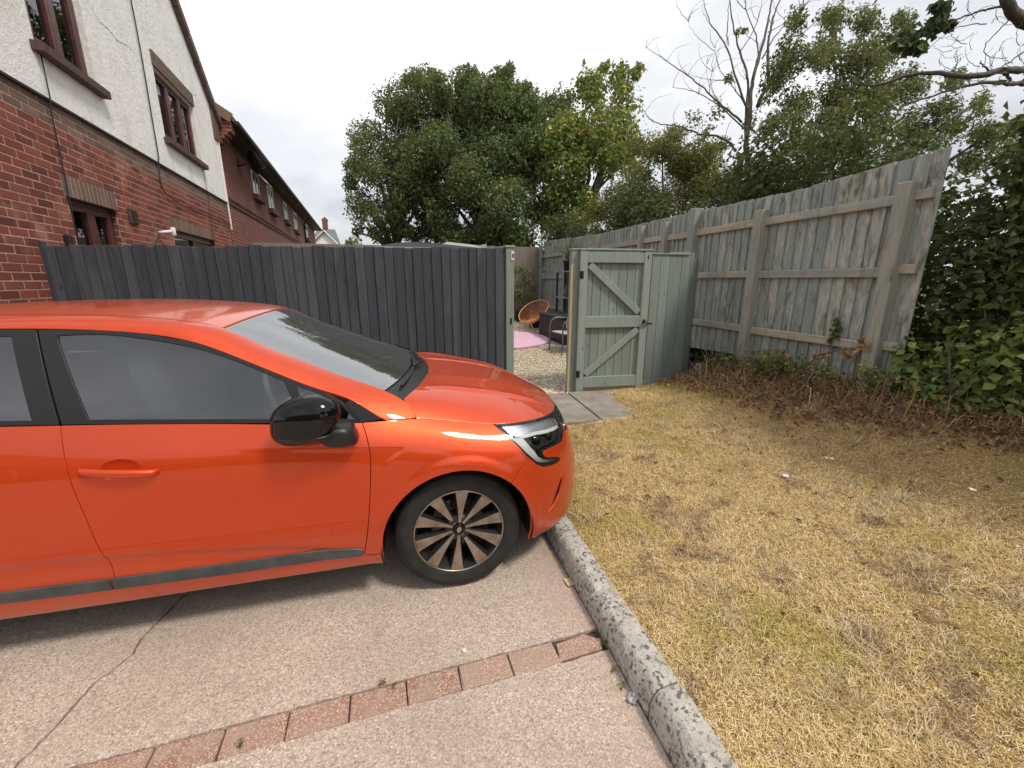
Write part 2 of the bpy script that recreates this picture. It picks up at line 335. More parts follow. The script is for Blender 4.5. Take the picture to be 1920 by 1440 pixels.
# ---- garden gravel ----
g = NB('gravel_bed', rough=.9); w = g.world(); c = g.ramp(g.noise(w, 50, 5), [(.3, (.26, .20, .13)), (.55, (.48, .40, .28)), (.75, (.64, .56, .42))]); g.set('Base Color', c); g.bump(g.voro(w, 60), .8, .02); M_GB = g.m
gx = np.linspace(-3.05, 4.75, 20); gy = np.linspace(4.79, 13.4, 30); GX, GY = np.meshgrid(gx, gy, indexing='ij'); hf('gravel_bed', GX, GY, gravelz(GY), M_GB)
g = NB('gravel_stone', rough=.75); c = g.ramp(g.island(), [(0, (.34, .25, .15)), (.15, (.62, .52, .36)), (.4, (.76, .67, .50)), (.65, (.84, .77, .63)), (.85, (.68, .62, .52)), (1, (.90, .87, .79))]); g.set('Base Color', c); M_STONE = g.m
def stones(n):
    t = (1 + 5 ** .5) / 2; ico = np.array([(-1, t, 0), (1, t, 0), (-1, -t, 0), (1, -t, 0), (0, -1, t), (0, 1, t), (0, -1, -t), (0, 1, -t), (t, 0, -1), (t, 0, 1), (-t, 0, -1), (-t, 0, 1)]) / 1.9
    fc = np.array([(0, 11, 5), (0, 5, 1), (0, 1, 7), (0, 7, 10), (0, 10, 11), (1, 5, 9), (5, 11, 4), (11, 10, 2), (10, 7, 6), (7, 1, 8), (3, 9, 4), (3, 4, 2), (3, 2, 6), (3, 6, 8), (3, 8, 9), (4, 9, 5), (2, 4, 11), (6, 2, 10), (8, 6, 7), (9, 8, 1)])
    yy = 4.80 + 7.5 * RNG.random(n) ** 1.5; xx = 1.25 + RNG.random(n) * (np.minimum(4.6, .5 + .42 * yy + .8) - 1.25); s_ = .006 + .008 * RNG.random(n)
    a = RNG.random(n) * 6.28; sc = np.stack([s_ * (1 + .5 * RNG.random(n)), s_ * (.8 + .4 * RNG.random(n)), s_ * (.5 + .3 * RNG.random(n))], -1)
    P = ico[None] * sc[:, None] * (1 + .25 * (RNG.random((n, 12, 1)) - .5)); ca, sa = np.cos(a)[:, None], np.sin(a)[:, None]
    X = P[..., 0] * ca - P[..., 1] * sa + xx[:, None]; Y = P[..., 0] * sa + P[..., 1] * ca + yy[:, None]; Z = P[..., 2] + (gravelz(yy) + s_ * .35)[:, None] + .006 * RNG.random(n)[:, None]
    V = np.stack([X, Y, Z], -1).reshape(-1, 3); F = (fc[None] + 12 * np.arange(n)[:, None, None]).reshape(-1, 3)
    return npmesh('gravel', V, F, True)
tag(link('gravel', stones(24000), M_STONE), 'pale buff gravel covering the garden beyond the open gate', 'gravel', kind='stuff')
# ---- dry grass ----
g = NB('dry_grass', rough=.75); w = g.world(); r = g.island()
straw = g.ramp(r, [(0, (.24, .14, .06)), (.2, (.58, .38, .15)), (.45, (.76, .55, .24)), (.7, (.86, .68, .35)), (.9, (.91, .78, .51)), (1, (.94, .87, .67))])
olive = g.ramp(r, [(0, (.22, .175, .045)), (.4, (.48, .395, .095)), (.75, (.68, .55, .17)), (1, (.82, .68, .32))])
brown = g.ramp(r, [(0, (.11, .065, .038)), (.4, (.32, .20, .115)), (.8, (.56, .40, .25)), (1, (.76, .62, .43))])
c = g.mix(g.ramp(g.noise(w, 1.5, 4, .55), [(.48, 0), (.60, .85)]), straw, olive); c = g.mix(g.ramp(g.noise(w, 3.6, 6, .68, .3), [(.52, 0), (.62, .95)]), c, brown)
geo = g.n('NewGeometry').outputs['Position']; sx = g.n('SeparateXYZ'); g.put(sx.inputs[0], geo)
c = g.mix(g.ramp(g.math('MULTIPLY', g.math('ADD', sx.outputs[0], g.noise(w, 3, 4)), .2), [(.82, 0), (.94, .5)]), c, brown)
g.set('Base Color', c); g.set('Specular IOR Level', .25); M_GRASS = g.m
def blades(name, X, Y, Z, ln, wd, el, mat, az=None, label=None, curl=.5):
    n = len(X); az = RNG.random(n) * 6.283 if az is None else az
    d = np.stack([np.cos(az) * np.cos(el), np.sin(az) * np.cos(el), np.sin(el)], -1); sd_ = np.stack([-np.sin(az), np.cos(az), 0 * az], -1)
    tw = (RNG.random(n) - .5)[:, None] * .8; sd_ = sd_ + np.array([0, 0, 1.]) * tw
    p0 = np.stack([X, Y, Z], -1); lat = sd_ * ((RNG.random(n) - .5) * curl)[:, None] * ln[:, None]
    p1 = p0 + d * (ln * .55)[:, None]; p2 = p0 + d * ln[:, None] + lat; p2[:, 2] -= ln * .18 * RNG.random(n) * curl * 2; p2[:, 2] = np.maximum(p2[:, 2], Z - .002)
    h = sd_ * (wd / 2)[:, None]
    V = np.stack([p0 - h, p0 + h, p1 + h * .85, p1 - h * .85, p2], 1).reshape(-1, 3)
    F = (np.array([(0, 1, 2), (0, 2, 3), (3, 2, 4)])[None] + 5 * np.arange(n)[:, None, None]).reshape(-1, 3)
    return link(name, npmesh(name, V, F, False), mat)
def lawn_pts(n, far=1.0):
    # denser near the camera
    rr = .75 + (6.6 - .75) * RNG.random(n * 3) ** 1.25; th = np.radians(12 + 78 * RNG.random(n * 3)); x = rr * np.sin(th); y = rr * np.cos(th)
    k = (x > kerbx(y) + KW - .02) & (y < 4.78 - .02) & (x < 4.6) & ~((y > 3.62) & (x < 2.6 - .3 * (4.8 - y) * 0 - (y < 3.85) * .2))
    x, y = x[k][:n], y[k][:n]; return x, y
x, y = lawn_pts(330000); n = len(x)
clump = np.sin(3.1 * x + 2 * y) * np.sin(2.3 * y - 1.7 * x + 1) * .5 + .5
ln = (.011 + .034 * RNG.random(n) ** 1.7) * (.65 + .7 * clump); long = RNG.random(n) < .03; ln[long] *= 1.9
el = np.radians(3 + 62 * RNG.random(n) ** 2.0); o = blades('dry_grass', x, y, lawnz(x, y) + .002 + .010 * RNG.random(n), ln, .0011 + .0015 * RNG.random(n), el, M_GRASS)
tag(o, 'parched straw coloured lawn grass beside the kerb', 'grass', kind='stuff')
# ================= CAR (supermini) =================
# the body is a lofted skin: stations run rear -> nose, rows bottom -> belt line / bonnet rim; panels are cut from it in (u, v)
def nspl(t,P):
    """natural cubic spline through P at params t -> evaluator"""
    t=np.asarray(t,float);P=np.asarray(P,float);n=len(t);h=np.diff(t)
    A=np.eye(n);B=np.zeros_like(P)
    for i in range(1,n-1):
        A[i,i-1]=h[i-1];A[i,i]=2*(h[i-1]+h[i]);A[i,i+1]=h[i]
        B[i]=6*((P[i+1]-P[i])/h[i]-(P[i]-P[i-1])/h[i-1])
    Mm=np.linalg.solve(A,B.reshape(n,-1)).reshape(P.shape)
    def ev(x):
        x=np.asarray(x,float);i=np.clip(np.searchsorted(t,x)-1,0,n-2)
        hh=h[i];a=(t[i+1]-x)/hh;b=(x-t[i])/hh
        sh=x.shape+(1,)*(P.ndim-1)
        a=a.reshape(sh);b=b.reshape(sh);hh=hh.reshape(sh)
        return a*P[i]+b*P[i+1]+((a**3-a)*Mm[i]+(b**3-b)*Mm[i+1])*hh*hh/6
    return ev
# ---------- car side skin: rows (bottom -> belt/bonnet rim), stations rear -> nose ----------
TX=[-2.2,-1.8,-1.4,-.9,-.4,-.17,0,.2]
TZ=[[.215,.245,.40,.55,.70,.80,.91,1.03],[.21,.24,.40,.55,.70,.80,.905,1.01],[.205,.235,.40,.55,.70,.80,.89,.985],[.203,.233,.40,.55,.70,.80,.875,.945],
    [.2,.232,.40,.55,.70,.79,.852,.904],[.2,.232,.40,.55,.69,.775,.837,.888],[.2,.235,.40,.54,.68,.762,.816,.860],[.2,.24,.39,.53,.66,.742,.79,.826]]
TY=[[.80,.845,.872,.886,.896,.893,.870,.832],[.80,.845,.872,.886,.896,.895,.871,.838],[.80,.845,.872,.886,.896,.895,.871,.838],[.80,.845,.872,.886,.896,.894,.868,.837],
    [.80,.845,.872,.886,.895,.888,.863,.830],[.80,.845,.876,.89,.893,.874,.838,.79],[.82,.855,.88,.893,.893,.868,.83,.780],[.835,.865,.882,.89,.885,.852,.812,.770]]
def superend(x0,y0,z0,xn,zn,phis,p,q,sg=1):
    o=[]
    for f in phis:
        t=np.sin(f)**(2/p);c=np.maximum(np.cos(f),0)**(2/q);s=np.sin(f)**1.5
        o.append(np.array([x0+(xn-x0)*t,y0*c,z0+(zn-z0)*s]).T)
    return o
FPH=np.radians([13,26,39,52,64,77,90])
def build():
    mid=[np.array([np.full(8,x),TY[i],TZ[i]]).T for i,x in enumerate(TX)]
    xn=np.array([.725,.775,.80,.80,.785,.76,.735,.70]);zn=np.array([.17,.22,.34,.46,.57,.66,.72,.765])
    fr=superend(.2,np.array(TY[-1]),np.array(TZ[-1]),xn,zn,FPH,2.1,np.array([3.0,3.0,2.85,2.7,2.5,2.35,2.25,2.2]))
    xr=np.array([-3.12,-3.18,-3.215,-3.22,-3.20,-3.18,-3.15,-3.10]);zr=np.array([.24,.28,.42,.56,.72,.84,.93,1.03])
    re=superend(-2.2,np.array(TY[0]),np.array(TZ[0]),xr,zr,FPH,2.6,np.full(8,2.8))
    st=re[::-1]+mid+fr
    G=np.array(st) # stations x rows x 3
    m=G[:,4,:];d=np.r_[0,np.cumsum(np.linalg.norm(np.diff(m,axis=0),axis=1))]
    i0=len(re)+TX.index(0) # u=0 at front axle
    return d-d[i0],G
CU,_G=build(); CV=np.arange(8.)
_row=nspl(CU,_G)
_ev8=None
def side(u,v):
    u=np.atleast_1d(np.asarray(u,float));v=np.broadcast_to(np.asarray(v,float),u.shape)
    R=_row(u.ravel()) # n x 8 x 3
    # spline in v for each: precompute linear operator
    global _ev8
    if _ev8 is None: _ev8=nspl(CV,np.eye(8))
    W=_ev8(v.ravel()) # n x 8
    return np.einsum('nk,nkc->nc',W,R).reshape(u.shape+(3,))
def cdetail(P):
    """pressings added to the skin: arch lips, lower door crease, shoulder pressing on the wing"""
    x, z = P[..., 0], P[..., 2]; d = np.zeros_like(x)
    for cx in (0.0, -2.583):
        r = np.hypot(x - cx, z - .303); d = d + .009 * (1 - sst(.385, .43, r)) * (z > .2)
    zc = np.interp(x, [-2.1, -1.9, -1.7, -1.557, -1.397, -1.1, -.758, -.572, -.45], [.42, .455, .477, .483, .468, .44, .395, .357, .33])
    f = sst(-2.15, -1.9, x) * (1 - sst(-.66, -.5, x)); q = zc - z
    d = d - .010 * f * sst(0, .034, q) * (1 - sst(.045, .14, q))
    zt = .797 + (-.255 - x) * .10; q = zt - z; xe = -.222 - np.clip(.785 - z, 0, 1) * 1.35
    d = d - .006 * sst(0, .026, q) * (1 - sst(.03, .11, q)) * sst(0, .03, xe - x) * sst(-1.0, -.45, x)
    return d
def skin(uv):
    P = side(uv[:, 0], uv[:, 1]); P[:, 1] += cdetail(P) * np.clip(P[:, 1] / .8, 0, 1); return P
def uv_xz(x, z):
    q = np.array([x, 3.0])
    for _ in range(30):
        p = side(q[:1], q[1:])[0]; r = p[[0, 2]] - [x, z]
        J = np.array([(side(q[:1] + e, q[1:] + f)[0][[0, 2]] - p[[0, 2]]) / 1e-4 for e, f in ((1e-4, 0), (0, 1e-4))]).T
        q = q - np.clip(np.linalg.solve(J, r), -.3, .3); q[1] = np.clip(q[1], -.4, 7.4)
    return tuple(q)
def zbelt(x): return np.interp(x, [-2.9, -2.2, -1.8, -1.4, -.9, -.4, -.17], [1.06, 1.03, 1.01, .985, .945, .90, .876])
def GH(xz):
    x, z = xz[:, 0], xz[:, 1]; yb = np.interp(x, [-3.0, -2.6, -2.2, -1.8, -.9, -.4, -.17], [.74, .795, .832, .838, .837, .830, .82]); d = z - zbelt(x)
    return np.stack([x, yb - .33 * d - .22 * d * d, z], -1)
IPT = np.array([(-.172, .788, .893), (-.206, .744, .945), (-.263, .715, .986), (-.477, .67, 1.077), (-.655, .64, 1.156), (-.826, .615, 1.237), (-.97, .60, 1.309), (-1.078, .587, 1.334), (-1.328, .577, 1.362), (-1.707, .575, 1.371), (-2.2, .57, 1.35), (-2.7, .55, 1.29), (-2.95, .535, 1.245)])
TPT = np.array([(-.311, .820, .906), (-.375, .812, .955), (-.442, .801, 1.003), (-.562, .787, 1.053), (-.696, .769, 1.114), (-.869, .741, 1.198), (-1.034, .715, 1.265), (-1.193, .704, 1.299), (-1.344, .702, 1.316), (-1.624, .705, 1.33), (-2.0, .705, 1.318), (-2.35, .70, 1.27), (-2.7, .69, 1.19)])
def arc(P): return np.r_[0, np.cumsum(np.linalg.norm(np.diff(P, axis=0), axis=1))]
IB = arc(IPT); IEV = nspl(IB, IPT); TB = arc(TPT); TEV = nspl(TB, TPT)
IX = lambda x: np.interp(-np.asarray(x), -IPT[:, 0], IB)
TIM = (np.array([0, .062, .135, .27, .42, .62, .80, .97, 1.12, 1.40, 1.78, 2.13, 2.48]), np.interp(-np.array([-.172, -.215, -.275, -.39, -.52, -.69, -.885, -1.05, -1.25, -1.62, -2.0, -2.4, -2.8]), -IPT[:, 0], IB))
def RAIL(tw):
    t, w = tw[:, 0], tw[:, 1]; A = TEV(t); B = IEV(np.interp(t, *TIM)); w = w[:, None]; C_ = A * (1 - w) + B * w
    k = (4 * w * (1 - w)) * (.010 * sst(.1, .5, t) + .012 * sst(.5, 1.0, t))[:, None]; return C_ + k * np.array([.12, .62, .77])
def TOP(ab):
    a, b = ab[:, 0], ab[:, 1]; I = IEV(b); xi = I[:, 0]; m = 1 - np.abs(a) ** 2.2
    bx = np.interp(-xi, [.17, .26, .6, .97, 1.3, 2.2, 2.95], [.17, .15, .09, .045, .0, -.02, -.06]); bz = np.interp(-xi, [.17, .26, .6, .97, 1.3, 2.2, 2.95], [.02, .02, .035, .035, .03, .03, .03])
    return np.stack([xi + bx * m, a * I[:, 1], I[:, 2] + bz * m], -1)
RIMU = np.linspace(-.172, CU[-1], 160); RIM = side(RIMU, np.full(160, 7.0)); RIM[-1, 1] = 0
def BON(xy):
    x, y = xy[:, 0], np.abs(xy[:, 1])
    yr = np.interp(x, np.r_[-.4, RIM[:, 0]], np.r_[.80, np.maximum(RIM[:, 1], .02)]); zr = np.interp(x, np.r_[-.4, RIM[:, 0]], np.r_[.90, RIM[:, 2]])
    zc = BZC(x); k = np.interp(x, [-.25, -.1, .1, .3, .5, .7], [11, 8, 5, 3.6, 2.8, 2.3]); a = np.clip(y / yr, 0, 1.02)
    z = zc + (zr - zc) * a ** k
    fade = sst(-.15, 0, x) * (1 - sst(.45, .62, x))
    y1 = .53 - .10 * x; z = z + fade * .010 * np.exp(-((y - y1) / .035) ** 2) * np.where(y > y1, np.exp(-((y - y1) / .02) ** 2), 1)
    y2 = .27 - .08 * x; z = z + fade * .006 * (1 - sst(0, .03, y2 - y)) * (1 - sst(0, .16, y - y2))
    return np.stack([x, xy[:, 1], z], -1)
BZC = nspl([-.4, -.15, 0, .2, .4, .52, .60, .66, .69, .72], [1.02, .982, .966, .938, .892, .851, .816, .786, .771, .758])
# ---------------- panel cutter ----------------
def pip(P, poly):
    x, y = P[:, 0], P[:, 1]; ins = np.zeros(len(P), bool); n = len(poly)
    for i in range(n):
        x0, y0 = poly[i]; x1, y1 = poly[(i + 1) % n]; c = (y0 > y) != (y1 > y)
        with np.errstate(divide='ignore', invalid='ignore'): ins ^= c & (x < (x1 - x0) * (y - y0) / (y1 - y0) + x0)
    return ins
def resample(poly, step):
    out = []; n = len(poly)
    for i in range(n):
        a = np.array(poly[i]); b = np.array(poly[(i + 1) % n]); m = max(1, int(np.ceil(np.linalg.norm(b - a) / step)))
        out += [a + (b - a) * k / m for k in range(m)]
    return np.array(out)
def inset(poly, d):
    P = np.asarray(poly, float); n = len(P); A = .5 * np.sum(P[:, 0] * np.roll(P[:, 1], -1) - np.roll(P[:, 0], -1) * P[:, 1]); s = 1 if A > 0 else -1
    e = np.roll(P, -1, 0) - P; l = np.linalg.norm(e, axis=1, keepdims=True); l[l == 0] = 1; e = e / l; nn = np.stack([-e[:, 1], e[:, 0]], -1) * s
    m = nn + np.roll(nn, 1, 0); q = np.maximum((m * m).sum(1, keepdims=True), .35); return P + 2 * m / q * d
def smoothpoly(pts, n=8):
    """open polyline -> Catmull-Rom samples"""
    P = np.array(pts, float); t = arc(P); ev = nspl(t, P); tt = np.unique(np.r_[np.linspace(0, t[-1], n * len(P)), t]); return [tuple(p) for p in ev(tt)]
VS = .1
def panel(name, fn, poly, mat, parent, grid=(.02, .02), gap=.0026, depth=.014, holes=(), mirror=False, vs=VS, off=0.0, step=None, round_=.0022, both=True, rim=True, nz=None):
    S = np.array([1, vs]); P = np.asarray(poly, float) * S
    if gap: P = inset(P, gap)
    H = [inset(np.asarray(h, float) * S, -gap if gap else 0) for h in holes]
    st = step or min(grid) * .8
    loops = [resample(P, st)] + [resample(h, st) for h in H]
    lo, hi = P.min(0), P.max(0); gx, gy = grid
    nx = max(2, int((hi[0] - lo[0]) / gx)); ny = max(2, int((hi[1] - lo[1]) / gy)); X, Y = np.meshgrid(np.linspace(lo[0], hi[0], nx + 1), np.linspace(lo[1], hi[1], ny + 1)); Q = np.stack([X.ravel(), Y.ravel()], -1)
    k = pip(Q, loops[0])
    for h in loops[1:]: k &= ~pip(Q, h)
    Q = Q[k]
    B = np.concatenate(loops); dmin = np.full(len(Q), 9.)
    for c in range(0, len(B), 400): dmin = np.minimum(dmin, np.sqrt(((Q[:, None] - B[None, c:c + 400]) ** 2).sum(-1)).min(1)) if len(Q) else dmin
    Q = Q[dmin > st * .55]
    allp = np.concatenate([B, Q]); edges = []; s = 0
    for l in loops:
        n = len(l); edges += [(s + i, s + (i + 1) % n) for i in range(n)]; s += n
    r = geometry.delaunay_2d_cdt([Vector(p) for p in allp], edges, [], 0, 1e-7)
    W = np.array([tuple(p) for p in r[0]]); T = np.array([f for f in r[2] if len(f) == 3]); cen = W[T].mean(1)
    k = pip(cen, loops[0])
    for h in loops[1:]: k &= ~pip(cen, h)
    T = T[k]; uv = W / S
    e = 2e-4; P3 = fn(uv); du = fn(uv + [e, 0]) - fn(uv - [e, 0]); dv = fn(uv + [0, e / vs]) - fn(uv - [0, e / vs]); N3 = np.cross(du, dv); ln = np.linalg.norm(N3, axis=1, keepdims=True); ln[ln == 0] = 1; N3 = N3 / ln
    flip = np.sum((P3 - np.array([np.clip(P3[:, 0].mean(), -2.5, .2), 0, .55])) * N3, axis=1).mean() < 0
    if flip: N3 = -N3
    if nz: N3[:, 2] = np.maximum(N3[:, 2], nz); N3 /= np.linalg.norm(N3, axis=1, keepdims=True)
    # triangle orientation
    fnm = np.cross(P3[T[:, 1]] - P3[T[:, 0]], P3[T[:, 2]] - P3[T[:, 0]]); bad = (fnm * N3[T[:, 0]]).sum(1) < 0; T[bad] = T[bad][:, ::-1]
    P3 = P3 + N3 * off
    V = [P3]; Nn = [N3]; F = [tuple(t) for t in T]; LN = [N3[t] for t in T]
    if rim:
        # map loops to output verts
        orig = {}
        for i, ol in enumerate(r[3]):
            for q in ol: orig[q] = i
        base = len(P3); s = 0
        for l in loops:
            n = len(l); idx = [orig.get(s + i) for i in range(n)]; s += n; idx = [i for i in idx if i is not None]; m = len(idx)
            c = P3[idx]; nb = N3[idx]; tg = np.roll(c, -1, 0) - np.roll(c, 1, 0); tl = np.linalg.norm(tg, axis=1, keepdims=True); tl[tl == 0] = 1; tg /= tl
            out = np.cross(tg, nb); mid = c.mean(0)
            # outward = away from the panel: test in param space
            test = W[idx] + 0; tp = np.roll(test, -1, 0) - np.roll(test, 1, 0); lft = np.stack([-tp[:, 1], tp[:, 0]], -1); lft /= np.maximum(np.linalg.norm(lft, axis=1, keepdims=True), 1e-9)
            ptest = test + lft * 3e-4; ins = pip(ptest, loops[0])
            for h in loops[1:]: ins &= ~pip(ptest, h)
            d3 = fn((test + lft * 1e-3) / S) - fn(test / S); sgn = np.where((d3 * out).sum(1) > 0, 1, -1) * np.where(ins, -1, 1); sg = 1 if np.median(sgn) > 0 else -1; out = out * sg
            r1 = c + out * round_ * .6 - nb * round_; r2 = r1 - nb * (depth - round_)
            V += [r1, r2]; a0 = base; a1 = base + m; base += 2 * m
            for i in range(m):
                j = (i + 1) % m; n1 = (nb[i] * .45 + out[i] * .9); n2 = (nb[j] * .45 + out[j] * .9)
                for quad, nn in (((idx[i], idx[j], a0 + j, a0 + i), (nb[i], nb[j], n2, n1)), ((a0 + i, a0 + j, a1 + j, a1 + i), (n1, n2, out[j], out[i]))):
                    F.append(quad); LN.append(np.array(nn))
        VV_ = np.concatenate(V)
        # orient rim faces by their normals
        for fi in range(len(T), len(F)):
            q = F[fi]; p = VV_[list(q)]; fn_ = np.cross(p[2] - p[0], p[3] - p[1])
            if (fn_ * LN[fi].mean(0)).sum() < 0: F[fi] = q[::-1]; LN[fi] = LN[fi][::-1]
    VV_ = np.concatenate(V); objs = []
    for m in ((1, -1) if both else ((-1,) if mirror else (1,))):
        A = VV_ * [1, m, 1]; FF = F if m > 0 else [q[::-1] for q in F]; LL = LN if m > 0 else [l[::-1] * [1, -1, 1] for l in LN]
        me = mesh(name, A, FF, True); nl = np.concatenate(LL); nl = nl / np.maximum(np.linalg.norm(nl, axis=1, keepdims=True), 1e-9)
        me.normals_split_custom_set([tuple(x) for x in nl])
        par = parent[0 if m > 0 else 1] if isinstance(parent, (list, tuple)) else parent
        objs.append(link(name, me, mat, par))
    return objs
# ---------------- car materials ----------------
g = NB('orange_paint', (.60, .055, .006), .44, Metallic=.55); w = g.coord('Object')
fl = g.noise(w, 900, 1); c = g.mix(g.ramp(fl, [(.4, 0), (.7, .25)]), (.66, .056, .003), (.80, .105, .006)); sz = g.n('SeparateXYZ'); g.put(sz.inputs[0], w)
zz_ = g.math('ADD', sz.outputs[2], g.math('MULTIPLY', g.math('SUBTRACT', g.noise(w, 6, 6, .7), .5), .35)); grime = g.ramp(zz_, [(.15, .38), (.30, .16), (.50, 0)]); c = g.mix(grime, c, (.30, .20, .145)); spots = g.math('MULTIPLY', g.ramp(g.noise(w, 55, 3, .6), [(.66, 0), (.72, .35)]), g.ramp(zz_, [(.2, 1), (.75, .0)])); g.set('Base Color', g.mix(spots, c, (.34, .22, .16)))
g.set('Coat Weight', .9); g.set('Coat Roughness', g.ramp(g.noise(w, 3.5, 5), [(.3, .01), (.7, .045)])); g.set('Coat IOR', 1.47); M_PAINT = g.m
# the flat upper panels carry dust
g = NB('orange_paint_dusty', (.60, .055, .006), .4, Metallic=.2); w = g.coord('Object'); du = g.ramp(g.noise(w, 5, 7, .65), [(.3, .0), (.75, .09)])
g.set('Base Color', g.mix(du, (.66, .066, .004), (.64, .34, .22))); g.set('Coat Weight', 1.0); g.set('Coat Roughness', g.ramp(g.noise(w, 60, 4), [(.3, .05), (.7, .17)])); M_PAINT2 = g.m
g = NB('black_trim', (.012, .012, .013), .42); M_TRIM = g.m
M_GLOSSBLK = plain('gloss_black', (.004, .004, .005), .05, Specular_IOR_Level=.42)
g = NB('grey_cladding', (.05, .056, .06), .55); w = g.coord('Object'); g.set('Base Color', g.ramp(g.noise(w, 8, 6), [(.3, (.035, .04, .043)), (.7, (.085, .092, .095))])); g.bump(g.noise(w, 700, 2), .15, .001); M_CLAD = g.m
M_DARK = plain('car_inner_dark', (.008, .008, .008), .9)
g = NB('tyre_rubber', (.022, .021, .020), .75); w = g.coord('Object'); g.set('Base Color', g.ramp(g.noise(w, 14, 6), [(.3, (.010, .0095, .009)), (.7, (.028, .026, .023))])); g.bump(g.noise(w, 160, 3), .2, .002); M_TYRE = g.m
g = NB('machined_alloy', (.50, .44, .38), .38, Metallic=.85); w = g.coord('Object'); g.set('Base Color', g.ramp(g.noise(w, 18, 6), [(.3, (.25, .20, .16)), (.65, (.42, .37, .325))])); M_ALLOY = g.m
M_RIMBLK = plain('rim_black', (.022, .021, .021), .4)
M_CHROME = plain('bright_metal', (.72, .72, .73), .15, Metallic=1.0)
M_DISC = plain('brake_disc', (.30, .27, .25), .45, Metallic=.9)
M_SEAT = plain('seat_cloth', (.13, .132, .136), .9); M_DASH = plain('dash_plastic', (.055, .055, .058), .7); M_STEER = plain('steering_grey', (.34, .34, .35), .45); M_LINER = plain('headliner', (.62, .61, .59), .9)
def glassmat(name, tint, ior, rough=.0, haze=0.0):
    g = NB(name); nt = g.nt; tr = g.n('BsdfTransparent'); tr.inputs[0].default_value = (*tint, 1); gl = g.n('BsdfGlossy'); gl.inputs['Roughness'].default_value = rough; gl.inputs[0].default_value = (.96, .98, 1, 1)
    fr = g.n('Fresnel'); fr.inputs[0].default_value = ior; mx = g.n('MixShader'); nt.links.new(fr.outputs[0], mx.inputs[0]); nt.links.new(tr.outputs[0], mx.inputs[1]); nt.links.new(gl.outputs[0], mx.inputs[2]); last = mx
    if haze:
        df = g.n('BsdfDiffuse'); df.inputs[0].default_value = (.74, .79, .77, 1); m2 = g.n('MixShader'); m2.inputs[0].default_value = haze; nt.links.new(mx.outputs[0], m2.inputs[1]); nt.links.new(df.outputs[0], m2.inputs[2]); last = m2
    nt.links.new(last.outputs[0], g.out.inputs[0]); return g.m
M_GLASS = glassmat('car_glass', (.93, .97, .95), 2.15, 0, .0); M_SCREEN = glassmat('windscreen_glass', (.66, .74, .70), 4.0, 0, .05)
M_LENS = glassmat('lamp_lens', (.96, .97, .98), 1.5)
M_REFL = plain('lamp_reflector', (.80, .81, .82), .18, Metallic=.9); M_DRL = plain('lamp_lightguide', (.62, .63, .62), .15, Coat_Weight=1.0); M_LAMPBLK = plain('lamp_black', (.02, .02, .022), .25)
M_TAIL = plain('tail_red', (.35, .008, .008), .12, Coat_Weight=1.0)
# ---------------- assemble ----------------
CAR_A = math.radians(-2.5); car = thing('orange_car', 'glossy orange five door hatchback with black alloy wheels parked nose up to the kerb', 'car', (.317, 2.627, 0), 0)
# local frame: x forward, y towards the photographed side, z up
car.matrix_world = Matrix.Translation((.317, 2.627, 0)) @ Matrix(((math.cos(CAR_A), math.sin(CAR_A), 0, 0), (math.sin(CAR_A), -math.cos(CAR_A), 0, 0), (0, 0, 1, 0), (0, 0, 0, 1)))
arch = []
AR = .357
for cx in (0.0, -2.583):
    arch.append([uv_xz(cx + AR * math.cos(a), .303 + AR * math.sin(a)) for a in np.radians(np.linspace(-12, 190, 42))])
DF = smoothpoly([(-.402, 7.0), (-.387, 6.03), (-.376, 4.875), (-.380, 3.946), (-.398, 2.874), (-.419, 1.961), (-.440, 1.40), (-.444, 1.30)], 5)   # front shut line, top->bottom
DR = smoothpoly([(-1.437, 7.0), (-1.427, 6.005), (-1.415, 5.091), (-1.406, 4.062), (-1.399, 3.27), (-1.392, 2.552), (-1.382, 2.08), (-1.381, 1.749), (-1.393, 1.42)], 5)
DRR = smoothpoly([(-2.36, 7.0), (-2.37, 5.8), (-2.345, 4.7), (-2.285, 3.7), (-2.235, 2.9), (-2.205, 2.1), (-2.20, 1.52)], 5)
SB = lambda u: np.interp(u, [-2.2, -1.753, -1.397, -.96, -.441], [1.52, 1.486, 1.43, 1.374, 1.312])     # bottom of the cladding strip
ST = lambda u: np.interp(u, [-2.2, -1.737, -1.383, -.966, -.576, -.513, -.46, -.44], [1.79, 1.766, 1.721, 1.661, 1.623, 1.600, 1.56, 1.50])
lin = lambda f, a, b, n=20: [(u, f(u)) for u in np.linspace(a, b, n)]
row = lambda v, a, b, n=24: [(u, v) for u in np.linspace(a, b, n)]
HLB = [(.182, 7.0), (.255, 5.563), (.333, 4.333), (.386, 3.876), (.422, 3.717), (.479, 3.677), (.534, 3.698), (.575, 3.755), (.578, 3.83), (.551, 3.933), (.49, 4.015), (.45, 4.09), (.436, 4.28), (.442, 4.42), (.492, 4.5), (.639, 4.584), (.690, 4.85), (.715, 5.083), (.735, 5.505), (.742, 6.3), (.735, 6.96)]
# doors
REC = lambda ux, v0: [(ux + .064 * math.cos(a), v0 + .16 + .46 * math.sin(a)) for a in np.linspace(0, 2 * math.pi, 30, endpoint=False)]
door_f = panel('door', skin, DF + DR[::-1][:1] + DR[::-1][1:], M_PAINT, car, (.016, .009), holes=[REC(-1.26, 4.98)])
# handle recess etc. added below; rear doors
door_r = panel('door', skin, DR + lin(SB, -1.40, -2.2)[1:-1] + DRR[::-1], M_PAINT, car, (.022, .012), holes=[REC(-2.15, 4.95)])
